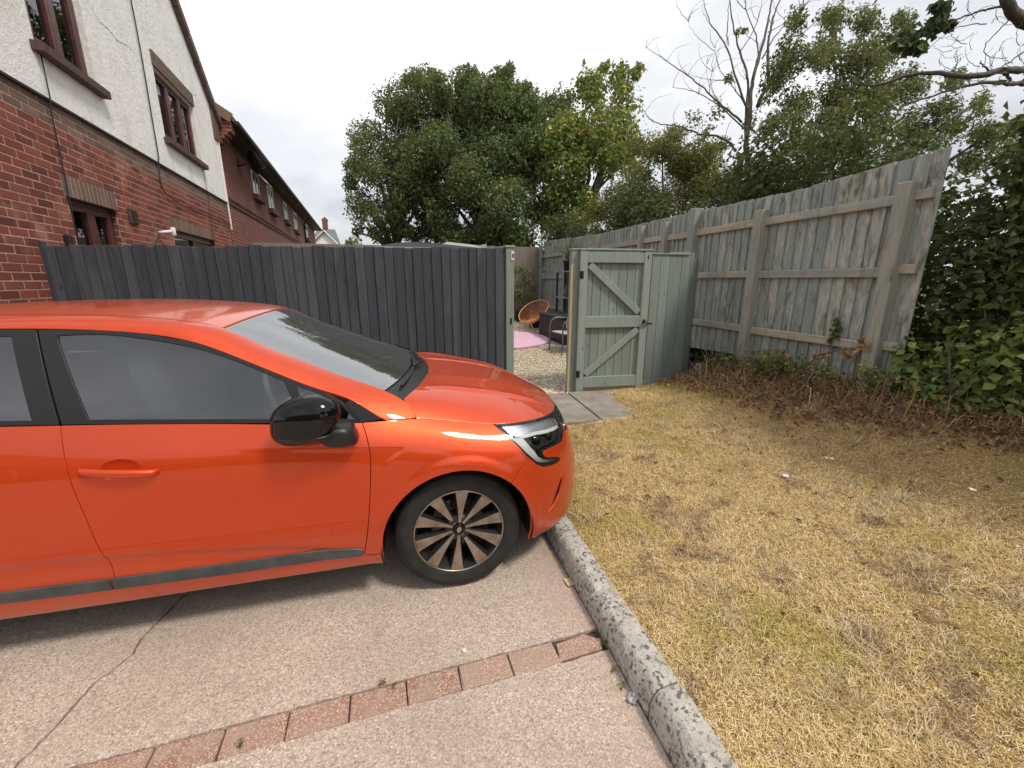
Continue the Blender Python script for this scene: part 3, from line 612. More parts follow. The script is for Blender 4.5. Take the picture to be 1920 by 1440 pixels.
# wings
fr_arch = arch[0]; wing = [(-.402, 7.0)] + row(7.0, -.38, .182) + [(.255, 5.563), (.333, 4.333), (.333, 4.127), (.284, 3.637), (.238, 3.286)]
i0 = min(range(len(fr_arch)), key=lambda i: (fr_arch[i][0] - .238) ** 2 + (.1 * (fr_arch[i][1] - 3.286)) ** 2); wing[-1] = fr_arch[i0]
rear_part = [p for p in fr_arch[i0 + 1:] if p[1] > 1.42]
wing += rear_part + [(rear_part[-1][0] - .003, 1.29)] + DF[::-1][:-1]
panel('wing', skin, wing, M_PAINT, car, (.014, .009))
# front bumper with fog slit and lower grille openings
bot = [(.352, .80), (.40, .62), (.49, .55), (.64, .50), (.80, .45), (.95, .40), (1.15, .35), (CU[-1], .3)]
fa = [p for p in fr_arch[:i0 + 1] if p[1] > 1.05]
slit = [(.600, 3.03), (.585, 2.70), (.560, 2.277), (.515, 1.95), (.470, 1.74), (.503, 2.10), (.530, 2.521), (.562, 2.90)]
LG = [(.86, 1.25), (1.0, 1.15), (CU[-1] - .003, 1.1), (CU[-1] - .003, 2.75), (1.0, 2.7), (.90, 2.45)]
bump = [(.333, 4.127), (.284, 3.637)] + [fa[-1]] + fa[::-1][1:] + bot + [(CU[-1], 1.1 - .02)] + LG[2::-1] + LG[:2:-1] + [(CU[-1], 2.77), (CU[-1], 4.55), (1.15, 4.56), (.95, 4.62), (.82, 4.78), (.75, 5.0)] + HLB[17:2:-1] + [(.333, 4.333)]
panel('front_bumper', skin, bump, M_PAINT, car, (.016, .012), holes=[slit])
# black inner skin closes the gaps
def shell(uv): P = skin(uv); P[:, 1] -= .016 * np.clip(P[:, 1] / .5, 0, 1); P[:, 0] -= .014 * sst(.3, .7, P[:, 0]); return P
arch_big = lambda k: [uv_xz(cx_ + .375 * math.cos(a), .303 + .375 * math.sin(a)) for cx_ in ((0.0, -2.583)[k],) for a in np.radians(np.linspace(-8, 188, 30))]
A0, A1 = arch_big(0), arch_big(1)
sh = row(6.9, -3.6, .18) + [(.30, 4.6), (.42, 3.5), (.60, 3.6), (.66, 4.4), (CU[-1], 4.5), (CU[-1], .5), (.40, .9)] + A0 + [(-.45, .6), (-2.1, .6)] + A1 + [(-3.1, .8), (-3.6, .9)]
panel('inner_shell', shell, sh, M_DARK, car, (.05, .05), rim=False, gap=0)
# sill
panel('sill', skin, [(-.356, 1.27)] + lin(SB, -.441, -2.19) + [(-2.19, .02), (-.37, .02), (-.358, .5)], M_PAINT, car, (.04, .01))
# cladding strips on the doors (slightly proud)
for dr, a, b in ((door_f, -.447, -1.3885), (door_r, -1.3975, -2.19)):
    panel('cladding_strip', skin, lin(ST, a, b) + lin(SB, b, a), M_CLAD, dr, (.03, .006), off=.009, depth=.012, gap=.0015, round_=.004)
# rear quarter, bumper, tailgate, tail lamps
ra = arch[1]; q0 = [p for p in ra if p[1] > 1.55]
panel('rear_quarter', skin, [(-2.36, 7.0)] + DRR[1:-1] + [p for p in q0 if p[1] > 1.6] + [(-3.02, 3.0), (-3.12, 3.6), (-3.10, 4.8), (-3.02, 6.9), (-2.9, 7.0)], M_PAINT, car, (.03, .02))
panel('rear_bumper', skin, [(-2.955, 1.2), (-2.94, 2.0), (-3.02, 2.95), (-3.14, 3.4), (CU[0], 3.5), (CU[0], .3), (-3.2, .4), (-3.0, .7)], M_PAINT, car, (.04, .03))
panel('tail_lamp', skin, [(-3.05, 6.9), (-3.12, 4.9), (-3.42, 5.1), (-3.40, 6.6)], M_TAIL, car, (.03, .03))
panel('tailgate', skin, [(-3.14, 3.45), (CU[0], 3.55), (CU[0], 7.0), (-3.43, 7.0), (-3.43, 5.0), (-3.13, 4.8)], M_PAINT, car, (.04, .03))
# bonnet
rb = [tuple(p) for p in RIM[:, :2]]
rear_edge = smoothpoly([(-.235, .722), (-.19, .64), (-.125, .42), (-.085, .2), (-.075, 0), (-.085, -.2), (-.125, -.42), (-.19, -.64), (-.235, -.722)], 6)
bpoly = [(-.20, .752)] + rb[:-1] + [(RIM[-1, 0], 0)] + [(x, -y) for x, y in rb[:-1][::-1]] + [(-.20, -.752)] + rear_edge[::-1]
panel('bonnet', BON, bpoly, M_PAINT, car, (.014, .012), vs=1.0, both=False, gap=.002, depth=.012, round_=.004, nz=.4)
# roof rails / A pillars, roof, screens
tmx = TB[-1]
panel('pillar', RAIL, [(0.0, .04)] + [(t, 0.0) for t in np.linspace(.02, 2.46, 50)] + [(2.46, 1.0)] + [(t, 1.0) for t in np.linspace(2.44, .02, 50)] + [(0, .96)], M_PAINT, car, (.02, .006), vs=.12, gap=.001, depth=.012)
bh = float(IX(-.955)); bb = float(IX(-.235)); br = IB[-1]
panel('roof', TOP, [(-1, bh), (-.5, bh), (0, bh), (.5, bh), (1, bh)] + [(1, b) for b in np.linspace(bh, br, 30)[1:]] + [(-1, b) for b in np.linspace(br, bh, 30)[:-1]], M_PAINT2, car, (.05, .03), vs=1.0, both=False, gap=.003, depth=.015, round_=.004)
bg_ = bb + .085
panel('cowl', TOP, [(1, b) for b in np.linspace(bb - .01, bg_, 8)] + [(-1, b) for b in np.linspace(bg_, bb - .01, 8)], M_TRIM, car, (.05, .02), vs=1.0, both=False, gap=.001, depth=.01, off=-.006)
panel('windscreen', TOP, [(1, b) for b in np.linspace(bg_, bh, 30)] + [(-1, b) for b in np.linspace(bh, bg_, 30)], M_SCREEN, car, (.05, .025), vs=1.0, both=False, gap=.006, depth=.004, round_=.001, off=-.003)
fr = [(1, b) for b in np.linspace(bg_, bh, 20)] + [(-1, b) for b in np.linspace(bh, bg_, 20)]; fh = [(.955, b) for b in np.linspace(bg_ + .045, bh - .055, 20)] + [(-.955, b) for b in np.linspace(bh - .055, bg_ + .045, 20)]
panel('screen_frit', TOP, fr, M_LAMPBLK, car, (.05, .03), vs=1.0, both=False, gap=.004, off=-.009, holes=[fh], rim=False)
# scuttle below the screen
cw = smoothpoly([(.60, 0), (.60, .3), (.58, .5), (.55, .7)], 4)
q = MB(); n = 30; V = []; F = []
for i in range(n + 1):
    y = -.71 + 1.42 * i / n; m = 1 - abs(y / .72) ** 2.2; xr = -.26 + .15 * m; xf = -.215 + .155 * m
    V += [(xr - .03, y, 1.0 + .012 * m - .012), (xf + .05, y, .955 + .012 * m - .022), (xf + .05, y, .88)]
for i in range(n): a = i * 3; F += [(a, a + 3, a + 4, a + 1), (a + 1, a + 4, a + 5, a + 2)]
q.add(V, F).build('scuttle_panel', M_TRIM, car)
for s in (1, -1):           # wipers
    q = MB(); y0 = .55 * s; pts = []
    for t in np.linspace(0, 1, 12): y = .62 - .60 * t; a = y / .70; yw = y if s > 0 else y - .62; p = TOP(np.array([[yw / .70, bb + .05 + .045 * t]]))[0]; pts.append((p[0] + .008, yw, p[2] + .010))
    q.tube(pts, .007, 6); q.tube([(pts[6][0], pts[6][1], pts[6][2] + .008), (pts[9][0] + .05, pts[9][1] - .02, pts[9][2] - .012)], .008, 6); q.build('wiper', M_TRIM, car, smooth=True)
# side windows
FRAME = [(-.475, .9935)] + [tuple(TPT[i, [0, 2]]) for i in range(3, 9)] + [(-1.516, 1.3235), (-1.433, float(zbelt(-1.433)) + .002)] + [(x, float(zbelt(x)) + .002) for x in np.linspace(-1.38, -.412, 20)]
GL1 = smoothpoly([(-1.455, 1.300), (-1.343, 1.301), (-1.192, 1.280), (-1.033, 1.242), (-.868, 1.178), (-.700, 1.092)], 4) + [(-.650, .968), (-.640, float(zbelt(-.64)) + .018)] + [(x, float(zbelt(x)) + .018) for x in np.linspace(-.75, -1.30, 10)] + [(-1.355, float(zbelt(-1.355)) + .018), (-1.452, 1.275)]
GL2 = [(-.655, 1.072), (-.565, 1.033), (-.486, .985), (-.432, float(zbelt(-.432)) + .018), (-.615, float(zbelt(-.615)) + .018)]
GL3 = smoothpoly([(-1.592, 1.303), (-1.8, 1.305), (-2.0, 1.288), (-2.15, 1.24)], 4) + [(-2.22, 1.17), (-2.20, 1.052)] + [(x, float(zbelt(x)) + .018) for x in np.linspace(-2.1, -1.6, 8)] + [(-1.520, float(zbelt(-1.52)) + .018)]
FRAME2 = [(-1.523, 1.324), (-1.624, 1.3275), (-2.0, 1.315), (-2.2, 1.285), (-2.36, 1.235), (-2.47, 1.16), (-2.50, 1.055), (-2.2, 1.033)] + [(x, float(zbelt(x)) + .002) for x in np.linspace(-2.1, -1.5, 12)] + [(-1.442, float(zbelt(-1.442)) + .002)]
CORNER = [(-.320, .9095), (-.375, .9565), (-.442, 1.0), (-.470, .990), (-.408, .9035)]
panel('window_frame', GH, FRAME, M_TRIM, door_f, (.03, .02), vs=1.0, holes=[GL1, GL2], gap=.0012, depth=.02, round_=.003)
panel('window_pane', GH, GL1, M_GLASS, door_f, (.05, .04), vs=1.0, gap=-.003, off=-.006, rim=False)
panel('window_pane', GH, GL2, M_GLASS, door_f, (.05, .04), vs=1.0, gap=-.003, off=-.006, rim=False)
panel('window_frame', GH, FRAME2, M_TRIM, door_r, (.03, .02), vs=1.0, holes=[GL3], gap=.0012, depth=.02, round_=.003)
panel('window_pane', GH, GL3, M_GLASS, door_r, (.05, .04), vs=1.0, gap=-.003, off=-.006, rim=False)
panel('corner_trim', GH, CORNER, M_TRIM, car, (.03, .02), vs=1.0, gap=.001, depth=.01)
# C pillar and rear screen (off frame)
panel('pillar', GH, [(-2.37, 1.235), (-2.48, 1.16), (-2.51, 1.06), (-2.9, 1.07), (-2.98, 1.09), (-2.9, 1.18), (-2.75, 1.24)], M_PAINT, car, (.03, .03), vs=1.0, gap=.001)
q = MB(); q.add([(-2.95, y * .54, 1.24 + .03 * (1 - y * y)) for y in np.linspace(-1, 1, 9)] + [(-3.08, y * .66, 1.0) for y in np.linspace(-1, 1, 9)], [(i, i + 1, i + 10, i + 9) for i in range(8)]).build('rear_screen', M_SCREEN, car, smooth=True)
# ---- door handles ----
for s in (1, -1):
    for dr, ux in ((door_f[0 if s > 0 else 1], -1.26), (door_r[0 if s > 0 else 1], -2.15)):
        v0 = 4.98 if ux > -2 else 4.95
        n = 26; V = []; F = []
        for i in range(n + 1):           # a bar arching off the skin
            t = i / n; u = ux - .122 + .244 * t; c = side([u], [v0 + .32 - .36 * t])[0]; o_ = .004 + .030 * math.sin(math.pi * min(1, max(0, t))) ** .45
            hh = .0175 * (math.sin(math.pi * (t * .94 + .03)) ** .22); dp = .014
            for k in range(10): a = 2 * math.pi * k / 10; V.append((c[0], s * (c[1] + o_ - dp * .6 + dp * math.cos(a) * (1 if math.cos(a) > 0 else .5)), c[2] + hh * math.sin(a)))
        for i in range(n):
            for k in range(10): F.append((i * 10 + k, i * 10 + (k + 1) % 10, (i + 1) * 10 + (k + 1) % 10, (i + 1) * 10 + k))
        F += [tuple(range(10)), tuple(n * 10 + k for k in range(10))]
        MB().add(V, F).build('handle', M_PAINT, dr, smooth=True)
for dr, ux, v0 in ((door_f, -1.26, 4.98), (door_r, -2.15, 4.95)):
    def bowl(uv, ux=ux, v0=v0):
        P = skin(uv); r2 = ((uv[:, 0] - ux) / .064) ** 2 + ((uv[:, 1] - v0 - .16) / .46) ** 2; P[:, 1] -= .0015 + .0125 * np.clip(1.04 - r2, 0, 1) ** .6; return P
    panel('finger_recess', bowl, REC(ux, v0), M_PAINT, dr, (.008, .006), gap=-.001, rim=False)
# ---- folded door mirror ----
def blob(center, R_, e1, e2, nu=28, nv=18, warp=None):
    V = []; F = []
    cp = lambda c, e: math.copysign(abs(c) ** e, c)
    for i in range(nv + 1):
        ph = -math.pi / 2 + math.pi * i / nv
        for k in range(nu):
            th = 2 * math.pi * k / nu; p = Vector((R_[0] * cp(math.cos(ph), e1) * cp(math.cos(th), e2), R_[1] * cp(math.cos(ph), e1) * cp(math.sin(th), e2), R_[2] * cp(math.sin(ph), e1)))
            if warp: p = warp(p)
            V.append(tuple(p + Vector(center)))
    for i in range(nv):
        for k in range(nu): F.append((i * nu + k, i * nu + (k + 1) % nu, (i + 1) * nu + (k + 1) % nu, (i + 1) * nu + k))
    return V, F
for s in (1, -1):
    mir = MB()
    def wp(p):
        t = (p.x + .135) / .27; z = p.z * (1.0 + .10 * math.sin(math.pi * t)) + (.012 * (t - .5)) ; z += -.012 * (1 - t) if p.z < 0 else 0
        return Vector((p.x + .012 * (p.z / .08), p.y * (.75 + .5 * t) if p.y > 0 else p.y * .5, z + (.022 * (t - .4) if p.z < 0 else 0)))
    V, F = blob((-.592, .955, .977), (.128, .075, .086), .86, .9, 36, 22, wp); mir.add([(x, y * s, z) for x, y, z in V], F)
    mo = mir.build('door_mirror', M_GLOSSBLK, car, smooth=True)
    st = MB(); V, F = blob((-.490, .905, .893), (.072, .075, .048), .6, .6, 24, 14, lambda p: Vector((p.x - .35 * p.z, p.y, p.z))); st.add([(x, y * s, z) for x, y, z in V], F); st.build('mirror_stalk', M_TRIM, mo, smooth=True)
    lip = MB(); V, F = blob((-.600, .957, .912), (.108, .062, .010), .5, .8, 28, 8); lip.add([(x, y * s, z) for x, y, z in V], F); lip.build('mirror_base_trim', M_TRIM, mo, smooth=True)
# ---- headlights ----
HL = HLB + row(6.97, .72, .20, 16)
lens = panel('headlight', skin, HL, M_LENS, car, (.02, .014), gap=.0035, depth=.006, round_=.002, off=.001)
def deep(uv): P = skin(uv); P[:, 1] -= .030 * np.clip(P[:, 1] / .6, 0, 1); P[:, 0] -= .030; return P
def mid_(uv): P = skin(uv); P[:, 1] -= .013 * np.clip(P[:, 1] / .6, 0, 1); P[:, 0] -= .010; return P
panel('lamp_housing', deep, HL, M_LAMPBLK, lens, (.03, .02), gap=-.004, rim=False)
def skirt(uv):  # black gasket round the lamp
    return skin(uv)
panel('lamp_gasket', skirt, HL, M_LAMPBLK, lens, (.02, .012), gap=.0005, holes=[[tuple(p) for p in inset(np.array(HL) * [1, .1], .009) / [1, .1]]], off=-.001, depth=.03, round_=.001)
brow = [(.245, 6.55), (.60, 6.55), (.70, 6.2), (.70, 5.6), (.60, 5.65), (.44, 5.75), (.33, 5.55), (.285, 5.75)]
panel('lamp_reflector', mid_, brow, M_REFL, lens, (.02, .012), gap=0, depth=.02, round_=.004)
drl = smoothpoly([(.272, 5.45), (.335, 4.60), (.392, 4.02), (.43, 3.86), (.49, 3.80), (.555, 3.80)], 5) + [(.545, 3.89)] + smoothpoly([(.49, 3.925), (.445, 4.0), (.412, 4.2), (.385, 4.6), (.348, 5.32)], 5)
panel('daylight_strip', mid_, drl, M_DRL, lens, (.012, .008), gap=0, depth=.012, round_=.003)
panel('lamp_bezel', mid_, [(.30, 5.52), (.44, 5.70), (.60, 5.60), (.69, 5.55), (.69, 5.35), (.60, 5.35), (.44, 5.45), (.352, 5.35)], M_DRL, lens, (.02, .01), gap=0, depth=.015)
for s in (1, -1):
    for u_, v_, r_ in ((.47, 5.02, .026), (.58, 5.05, .026)):
        p = skin(np.array([[u_, v_]]))[0]; q = MB().lathe([(0, .0), (r_ * .9, .002), (r_, -.006), (r_ * 1.05, -.03)], 20, 'X')
        q.v = [(a + p[0] - .024, s * (b_ + p[1] - .024), c_ + p[2]) for a, b_, c_ in q.v]; q.build('lamp_projector', M_GLOSSBLK, lens[0 if s > 0 else 1], smooth=True)
# ---- grilles and badge ----
GR = [(.752, 5.02), (.82, 4.80), (.95, 4.64), (1.15, 4.58), (CU[-1], 4.57), (CU[-1], 6.8), (1.1, 6.8), (.9, 6.8), (.752, 6.8)]
def gback(uv): P = skin(uv); P[:, 0] -= .02; return P
grl = panel('grille', gback, GR, M_GLOSSBLK, car, (.03, .02), gap=-.002, rim=False)
for k, vv_ in enumerate((5.05, 5.5, 5.95, 6.4)):
    panel('grille_bar', skin, [(.84, vv_), (CU[-1], vv_ - .12), (CU[-1], vv_ + .06), (.84, vv_ + .16)], M_CHROME if k == 0 else M_TRIM, grl, (.05, .02), gap=0, off=-.006, depth=.012)
lg = panel('lower_grille', gback, [(.84, 1.2), (CU[-1], 1.0), (CU[-1], 2.8), (.88, 2.55)], M_DARK, car, (.04, .03), gap=0, rim=False)
for vv_ in (1.45, 1.85, 2.25): panel('grille_bar', skin, [(.87, vv_), (CU[-1], vv_ - .05), (CU[-1], vv_ + .07), (.87, vv_ + .1)], M_TRIM, lg, (.05, .02), gap=0, off=-.012, depth=.01)
q = MB(); D4 = [(0, .075), (.05, 0), (0, -.075), (-.05, 0)]; D5 = [(a * .5, b_ * .5) for a, b_ in D4]
n4 = 4; V = [(.738, y, .655 + z) for y, z in D4] + [(.746, y * .9, .655 + z * .9) for y, z in D4] + [(.746, y, .655 + z) for y, z in D5] + [(.731, y, .655 + z) for y, z in D5]
q.add(V, [(i + 4 * r_, (i + 1) % 4 + 4 * r_, (i + 1) % 4 + 4 * r_ + 4, i + 4 * r_ + 4) for r_ in range(3) for i in range(4)]).build('badge', M_CHROME, car)
# ---- underbody, arch liners ----
q = MB(); q.box((-1.3, 0, .27), (3.5, 1.35, .10), .03); q.build('underbody', M_DARK, car)
for cx in (0.0, -2.583):
    for s in (1, -1):
        q = MB(); n = 30; V = []; F = []
        for i in range(n + 1):
            a = math.radians(-14 + 208 * i / n)
            for r_, y_ in ((.362, .872), (.372, .86), (.372, .58), (.10, .575)): V.append((cx + r_ * math.cos(a), s * y_, .303 + r_ * math.sin(a)))
        for i in range(n):
            for k in range(3): F.append((i * 4 + k, i * 4 + k + 1, (i + 1) * 4 + k + 1, (i + 1) * 4 + k))
        q.add(V, F).build('arch_liner', M_DARK, car, smooth=True)
# ---- wheels ----
def make_wheel():
    """wheel with its axis on Y, outer face towards +Y, centre at origin"""
    tyre = MB().lathe([(.216, -.085), (.225, -.098), (.262, -.104), (.290, -.096), (.3045, -.082), (.3075, -.06), (.309, -.045), (.3035, -.044), (.3035, -.036), (.3095, -.035), (.3105, -.010), (.304, -.009), (.304, .000), (.3105, .001), (.3095, .026), (.304, .027), (.304, .035), (.309, .036), (.3075, .062), (.3055, .075), (.299, .0865), (.291, .0935), (.2895, .0935), (.2885, .0955), (.272, .1005), (.2705, .1015), (.262, .1020), (.2605, .1012), (.246, .0995), (.230, .0945), (.2245, .0925), (.2205, .086), (.216, .078)], 96)
    t = tyre.me('tyre', True); t.set_sharp_from_angle(angle=math.radians(50))
    rim = MB().lathe([(.222, .0865), (.2195, .0905), (.2155, .0895), (.2125, .083), (.208, .072), (.200, .045), (.192, .0), (.19, -.06), (.216, -.085)], 96)
    r = rim.me('rim', True); lip = MB().lathe([(.2205, .0895), (.2185, .0915), (.2150, .0905), (.2135, .0880)], 96).me('rim_lip', True)
    spk = []
    def P(r_, a, y): return (r_ * math.cos(a), y, r_ * math.sin(a))
    def yface(r_): return np.interp(r_, [.03, .06, .10, .15, .19, .214], [.060, .062, .067, .074, .080, .085])
    for k in range(5):
        a0 = math.radians(67 + 72 * k); F_ = MB(); S_ = MB()
        for sg in (-1, 1):
            rows = []
            for t_ in np.linspace(0, 1, 10):
                p0_ = np.array([.034 * math.cos(a0 + sg * .25), .034 * math.sin(a0 + sg * .25)]); p1_ = np.array([.2135 * math.cos(a0 + sg * math.radians(18)), .2135 * math.sin(a0 + sg * math.radians(18))]); pc_ = p0_ + (p1_ - p0_) * t_; rr = float(np.hypot(*pc_)); ang = math.atan2(pc_[1], pc_[0]); w_ = .006 + .0255 * t_ ** 1.4
                rows.append((rr, ang, w_, yface(rr)))
            for part, dy, wk in ((F_, .0005, 1.0),):
                V = []
                for rr, ang, w_, y in rows: V += [P(rr, ang - w_ / rr, y + dy), P(rr, ang + w_ / rr, y + dy)]
                part.add(V, [(2 * i, 2 * i + 1, 2 * i + 3, 2 * i + 2) for i in range(len(rows) - 1)])
            V = []
            for rr, ang, w_, y in rows:
                V += [P(rr, ang - w_ / rr, y), P(rr, ang - (w_ + .009) / rr, y - .030), P(rr, ang + (w_ + .009) / rr, y - .030), P(rr, ang + w_ / rr, y)]
            m = len(rows); fs = []
            for i in range(m - 1):
                for j in range(4): fs.append((4 * i + j, 4 * i + (j + 1) % 4, 4 * (i + 1) + (j + 1) % 4, 4 * (i + 1) + j))
            fs += [(0, 1, 2, 3), tuple(4 * (m - 1) + j for j in (3, 2, 1, 0))]; S_.add(V, fs)
        spk.append((F_.me('spoke_face'), S_.me('spoke')))
    hub = MB().lathe([(0, .058), (.030, .058), (.036, .061), (.042, .060), (.062, .056), (.072, .045), (.078, .02), (.078, -.03), (0, -.03)], 40).me('hub', True); hub.set_sharp_from_angle(angle=math.radians(35))
    cap = MB().lathe([(0, .0665), (.022, .0665), (.0265, .0655), (.0285, .062), (.0285, .057)], 32).me('centre_cap', True)
    # diamond emblem on the cap
    q = MB(); aa = math.radians(-14); rot = lambda y, z: (y * math.cos(aa) - z * math.sin(aa), y * math.sin(aa) + z * math.cos(aa)); D = [(0, .0175), (.0115, 0), (0, -.0175), (-.0115, 0)]; d2 = [(a * .42, b_ * .42) for a, b_ in D]
    V = []
    for poly, y in ((D, .0666), (D, .0690), (d2, .0690), (d2, .0667)):
        for a, b_ in poly: x_, z_ = rot(a, b_); V.append((x_, y, z_))
    q.add(V, [(i + 4 * k, (i + 1) % 4 + 4 * k, (i + 1) % 4 + 4 * k + 4, i + 4 * k + 4) for k in range(3) for i in range(4)]); emb = q.me('emblem')
    bolt = []
    for k in range(4):
        a = math.radians(31 + 90 * k); q = MB().lathe([(0, .067), (.006, .067), (.009, .0655), (.0095, .05)], 6); q.v = [(x + .050 * math.cos(a), y, z + .050 * math.sin(a)) for x, y, z in q.v]; bolt.append(q.me('wheel_bolt'))
        # recess ring
    disc = MB().lathe([(.06, .0), (.13, .0), (.135, -.003), (.135, -.02), (.06, -.02)], 40).me('brake_disc', True)
    cal = MB(); cal.box((.02, -.005, .118), (.11, .075, .055), .012); calm = cal.me('brake_caliper')
    return dict(tyre=t, rim=r, lip=lip, spk=spk, hub=hub, cap=cap, emb=emb, bolt=bolt, disc=disc, cal=calm)
WH = make_wheel()
for cx in (0.0, -2.583):
    for s in (1, -1):
        w = link('wheel', bpy.data.meshes.new('wheel_carrier') if False else WH['rim'], M_RIMBLK, car, (cx, s * .75, .3095), (0, 0, 0 if s > 0 else math.pi))
        for nm, me, mt in (('tyre', WH['tyre'], M_TYRE), ('rim_lip', WH['lip'], M_ALLOY), ('hub', WH['hub'], M_RIMBLK), ('centre_cap', WH['cap'], M_GLOSSBLK), ('emblem', WH['emb'], M_CHROME), ('brake_disc', WH['disc'], M_DISC), ('brake_caliper', WH['cal'], M_DARK)): link(nm, me, mt, w)
        for fm, sm in WH['spk']: link('spoke', sm, M_RIMBLK, w); link('spoke_face', fm, M_ALLOY, w)
        for bm_ in WH['bolt']: link('wheel_bolt', bm_, M_LAMPBLK, w)
# ---- interior ----
q = MB(); q.box((-1.35, 0, .42), (2.4, 1.45, .06), .01); q.build('cabin_floor', M_DASH, car)
for s in (1, -1):
    q = MB(); V, F = blob((-.98, s * .36, .62), (.27, .25, .09), .45, .45, 24, 12); q.add(V, F)
    V, F = blob((0, 0, 0), (.075, .245, .33), .5, .5, 24, 14); m = Matrix.Translation((-1.22, s * .36, .93)) @ Matrix.Rotation(math.radians(-18), 4, 'Y'); q.add([tuple(m @ Vector(p)) for p in V], F)
    seat = q.build('seat', M_SEAT, car, smooth=True)
    q = MB(); V, F = blob((0, 0, 0), (.045, .135, .085), .55, .55, 20, 12); m = Matrix.Translation((-1.325, s * .36, 1.245)) @ Matrix.Rotation(math.radians(-12), 4, 'Y'); q.add([tuple(m @ Vector(p)) for p in V], F); q.tube([(-1.31, s * .36 - .05, 1.18), (-1.29, s * .36 - .05, 1.10)], .006, 6); q.tube([(-1.31, s * .36 + .05, 1.18), (-1.29, s * .36 + .05, 1.10)], .006, 6); q.build('headrest', M_SEAT, seat, smooth=True)
q = MB(); V, F = blob((-2.35, 0, .95), (.10, .62, .30), .4, .3, 30, 12); q.add(V, F); V, F = blob((-2.05, 0, .62), (.28, .62, .10), .4, .3, 30, 12); q.add(V, F); q.build('rear_seat', M_SEAT, car, smooth=True)
q = MB(); V, F = blob((-.42, 0, .83), (.24, .74, .13), .6, .25, 36, 14); q.add(V, F); V, F = blob((-.62, .36, .90), (.10, .20, .075), .6, .6, 24, 12); q.add(V, F); q.build('dashboard', M_DASH, car, smooth=True)
q = MB(); m = Matrix.Translation((-.80, .36, .90)) @ Matrix.Rotation(math.radians(-25), 4, 'Y')
ring = [tuple(m @ Vector((0, .18 * math.cos(a), .18 * math.sin(a)))) for a in np.linspace(0, 2 * math.pi, 37)]; q.tube(ring, .014, 8, cap=False); q.tube([m @ Vector((0, -.17, 0)), m @ Vector((.02, 0, 0)), m @ Vector((0, .17, 0))], .018, 6); q.tube([m @ Vector((0, 0, -.17)), m @ Vector((.02, 0, 0)), m @ Vector((.16, 0, -.02))], .02, 6); q.build('steering_wheel', M_STEER, car, smooth=True)
q = MB(); q.add([(-1.0 - .0, y * .56, 1.285 + .03 * (1 - y * y)) for y in np.linspace(-1, 1, 9)] + [(-2.8, y * .53, 1.25 + .03 * (1 - y * y)) for y in np.linspace(-1, 1, 9)], [(i, i + 1, i + 10, i + 9) for i in range(8)]).build('headliner', M_LINER, car, smooth=True)
q = MB(); V, F = blob((-.80, 0, 1.235), (.022, .11, .035), .6, .6, 20, 10); q.add(V, F); q.tube([(-.80, 0, 1.26), (-.86, 0, 1.30)], .012, 6); q.build('rear_view_mirror', M_TRIM, car, smooth=True)
for s in (1, -1):
    q = MB(); n = 10; q.add([(x, s * .80, float(zbelt(x)) - .01) for x in np.linspace(-.45, -2.2, n)] + [(x, s * .74, float(zbelt(x)) - .03) for x in np.linspace(-.45, -2.2, n)] + [(x, s * .72, .45) for x in np.linspace(-.45, -2.2, n)], [(r_ * n + i, r_ * n + i + 1, r_ * n + n + i + 1, r_ * n + n + i) for r_ in range(2) for i in range(n - 1)]).build('door_card', M_DASH, (door_f if True else door_r)[0 if s > 0 else 1])
# ================= HOUSES =================
HA = math.radians(2.4)
def hframe(o, x, y): o.matrix_world = Matrix.Translation((x, y, 0)) @ Matrix.Rotation(HA, 4, 'Z'); return o     # local: X outward, Y along wall, Z up
g = NB('red_brick', rough=.88); w = g.world(); r = g.math('FRACT', g.math('ADD', g.math('MULTIPLY', g.objrand(), 7.13), g.island()))
c = g.ramp(r, [(0, (.10, .023, .018)), (.25, (.17, .037, .026)), (.5, (.225, .050, .033)), (.75, (.27, .068, .044)), (1, (.20, .060, .046))])
c = g.mix(g.ramp(g.noise(w, 38, 5, .65), [(.35, 0), (.7, .5)]), c, (.12, .038, .03)); c = g.mix(g.ramp(g.noise(w, 2.2, 5, .65), [(.56, 0), (.72, .6)]), c, (.46, .22, .15))
c = g.mix(g.ramp(g.noise(w, 9, 5, .7), [(.62, 0), (.75, .45)]), c, (.52, .36, .29)); g.set('Base Color', c); g.bump(g.noise(w, 90, 5), .5, .006); M_BRICK = g.m
g = NB('terrace_brick', rough=.9); tcn = g.coord('Object'); sep = g.n('SeparateXYZ'); g.put(sep.inputs[0], tcn); cmb = g.n('CombineXYZ'); g.put(cmb.inputs[0], g.math('ADD', sep.outputs[0], sep.outputs[1])); g.put(cmb.inputs[1], sep.outputs[2])
bt = g.n('TexBrick'); g.put(bt.inputs['Vector'], cmb.outputs[0]); bt.inputs['Scale'].default_value = 1; bt.inputs['Brick Width'].default_value = .225; bt.inputs['Row Height'].default_value = .075; bt.inputs['Mortar Size'].default_value = .007
bt.inputs['Color1'].default_value = (.135, .030, .022, 1); bt.inputs['Color2'].default_value = (.20, .055, .038, 1); bt.inputs['Mortar'].default_value = (.34, .22, .165, 1); bt.inputs['Bias'].default_value = -.2
c = g.mix(g.ramp(g.noise(tcn, 3, 6), [(.4, 0), (.75, .5)]), bt.outputs['Color'], (.11, .04, .032)); g.set('Base Color', c); M_TBRICK = g.m
g = NB('brown_brick', rough=.88); w = g.world(); r = g.math('FRACT', g.math('ADD', g.math('MULTIPLY', g.objrand(), 5.3), g.island()))
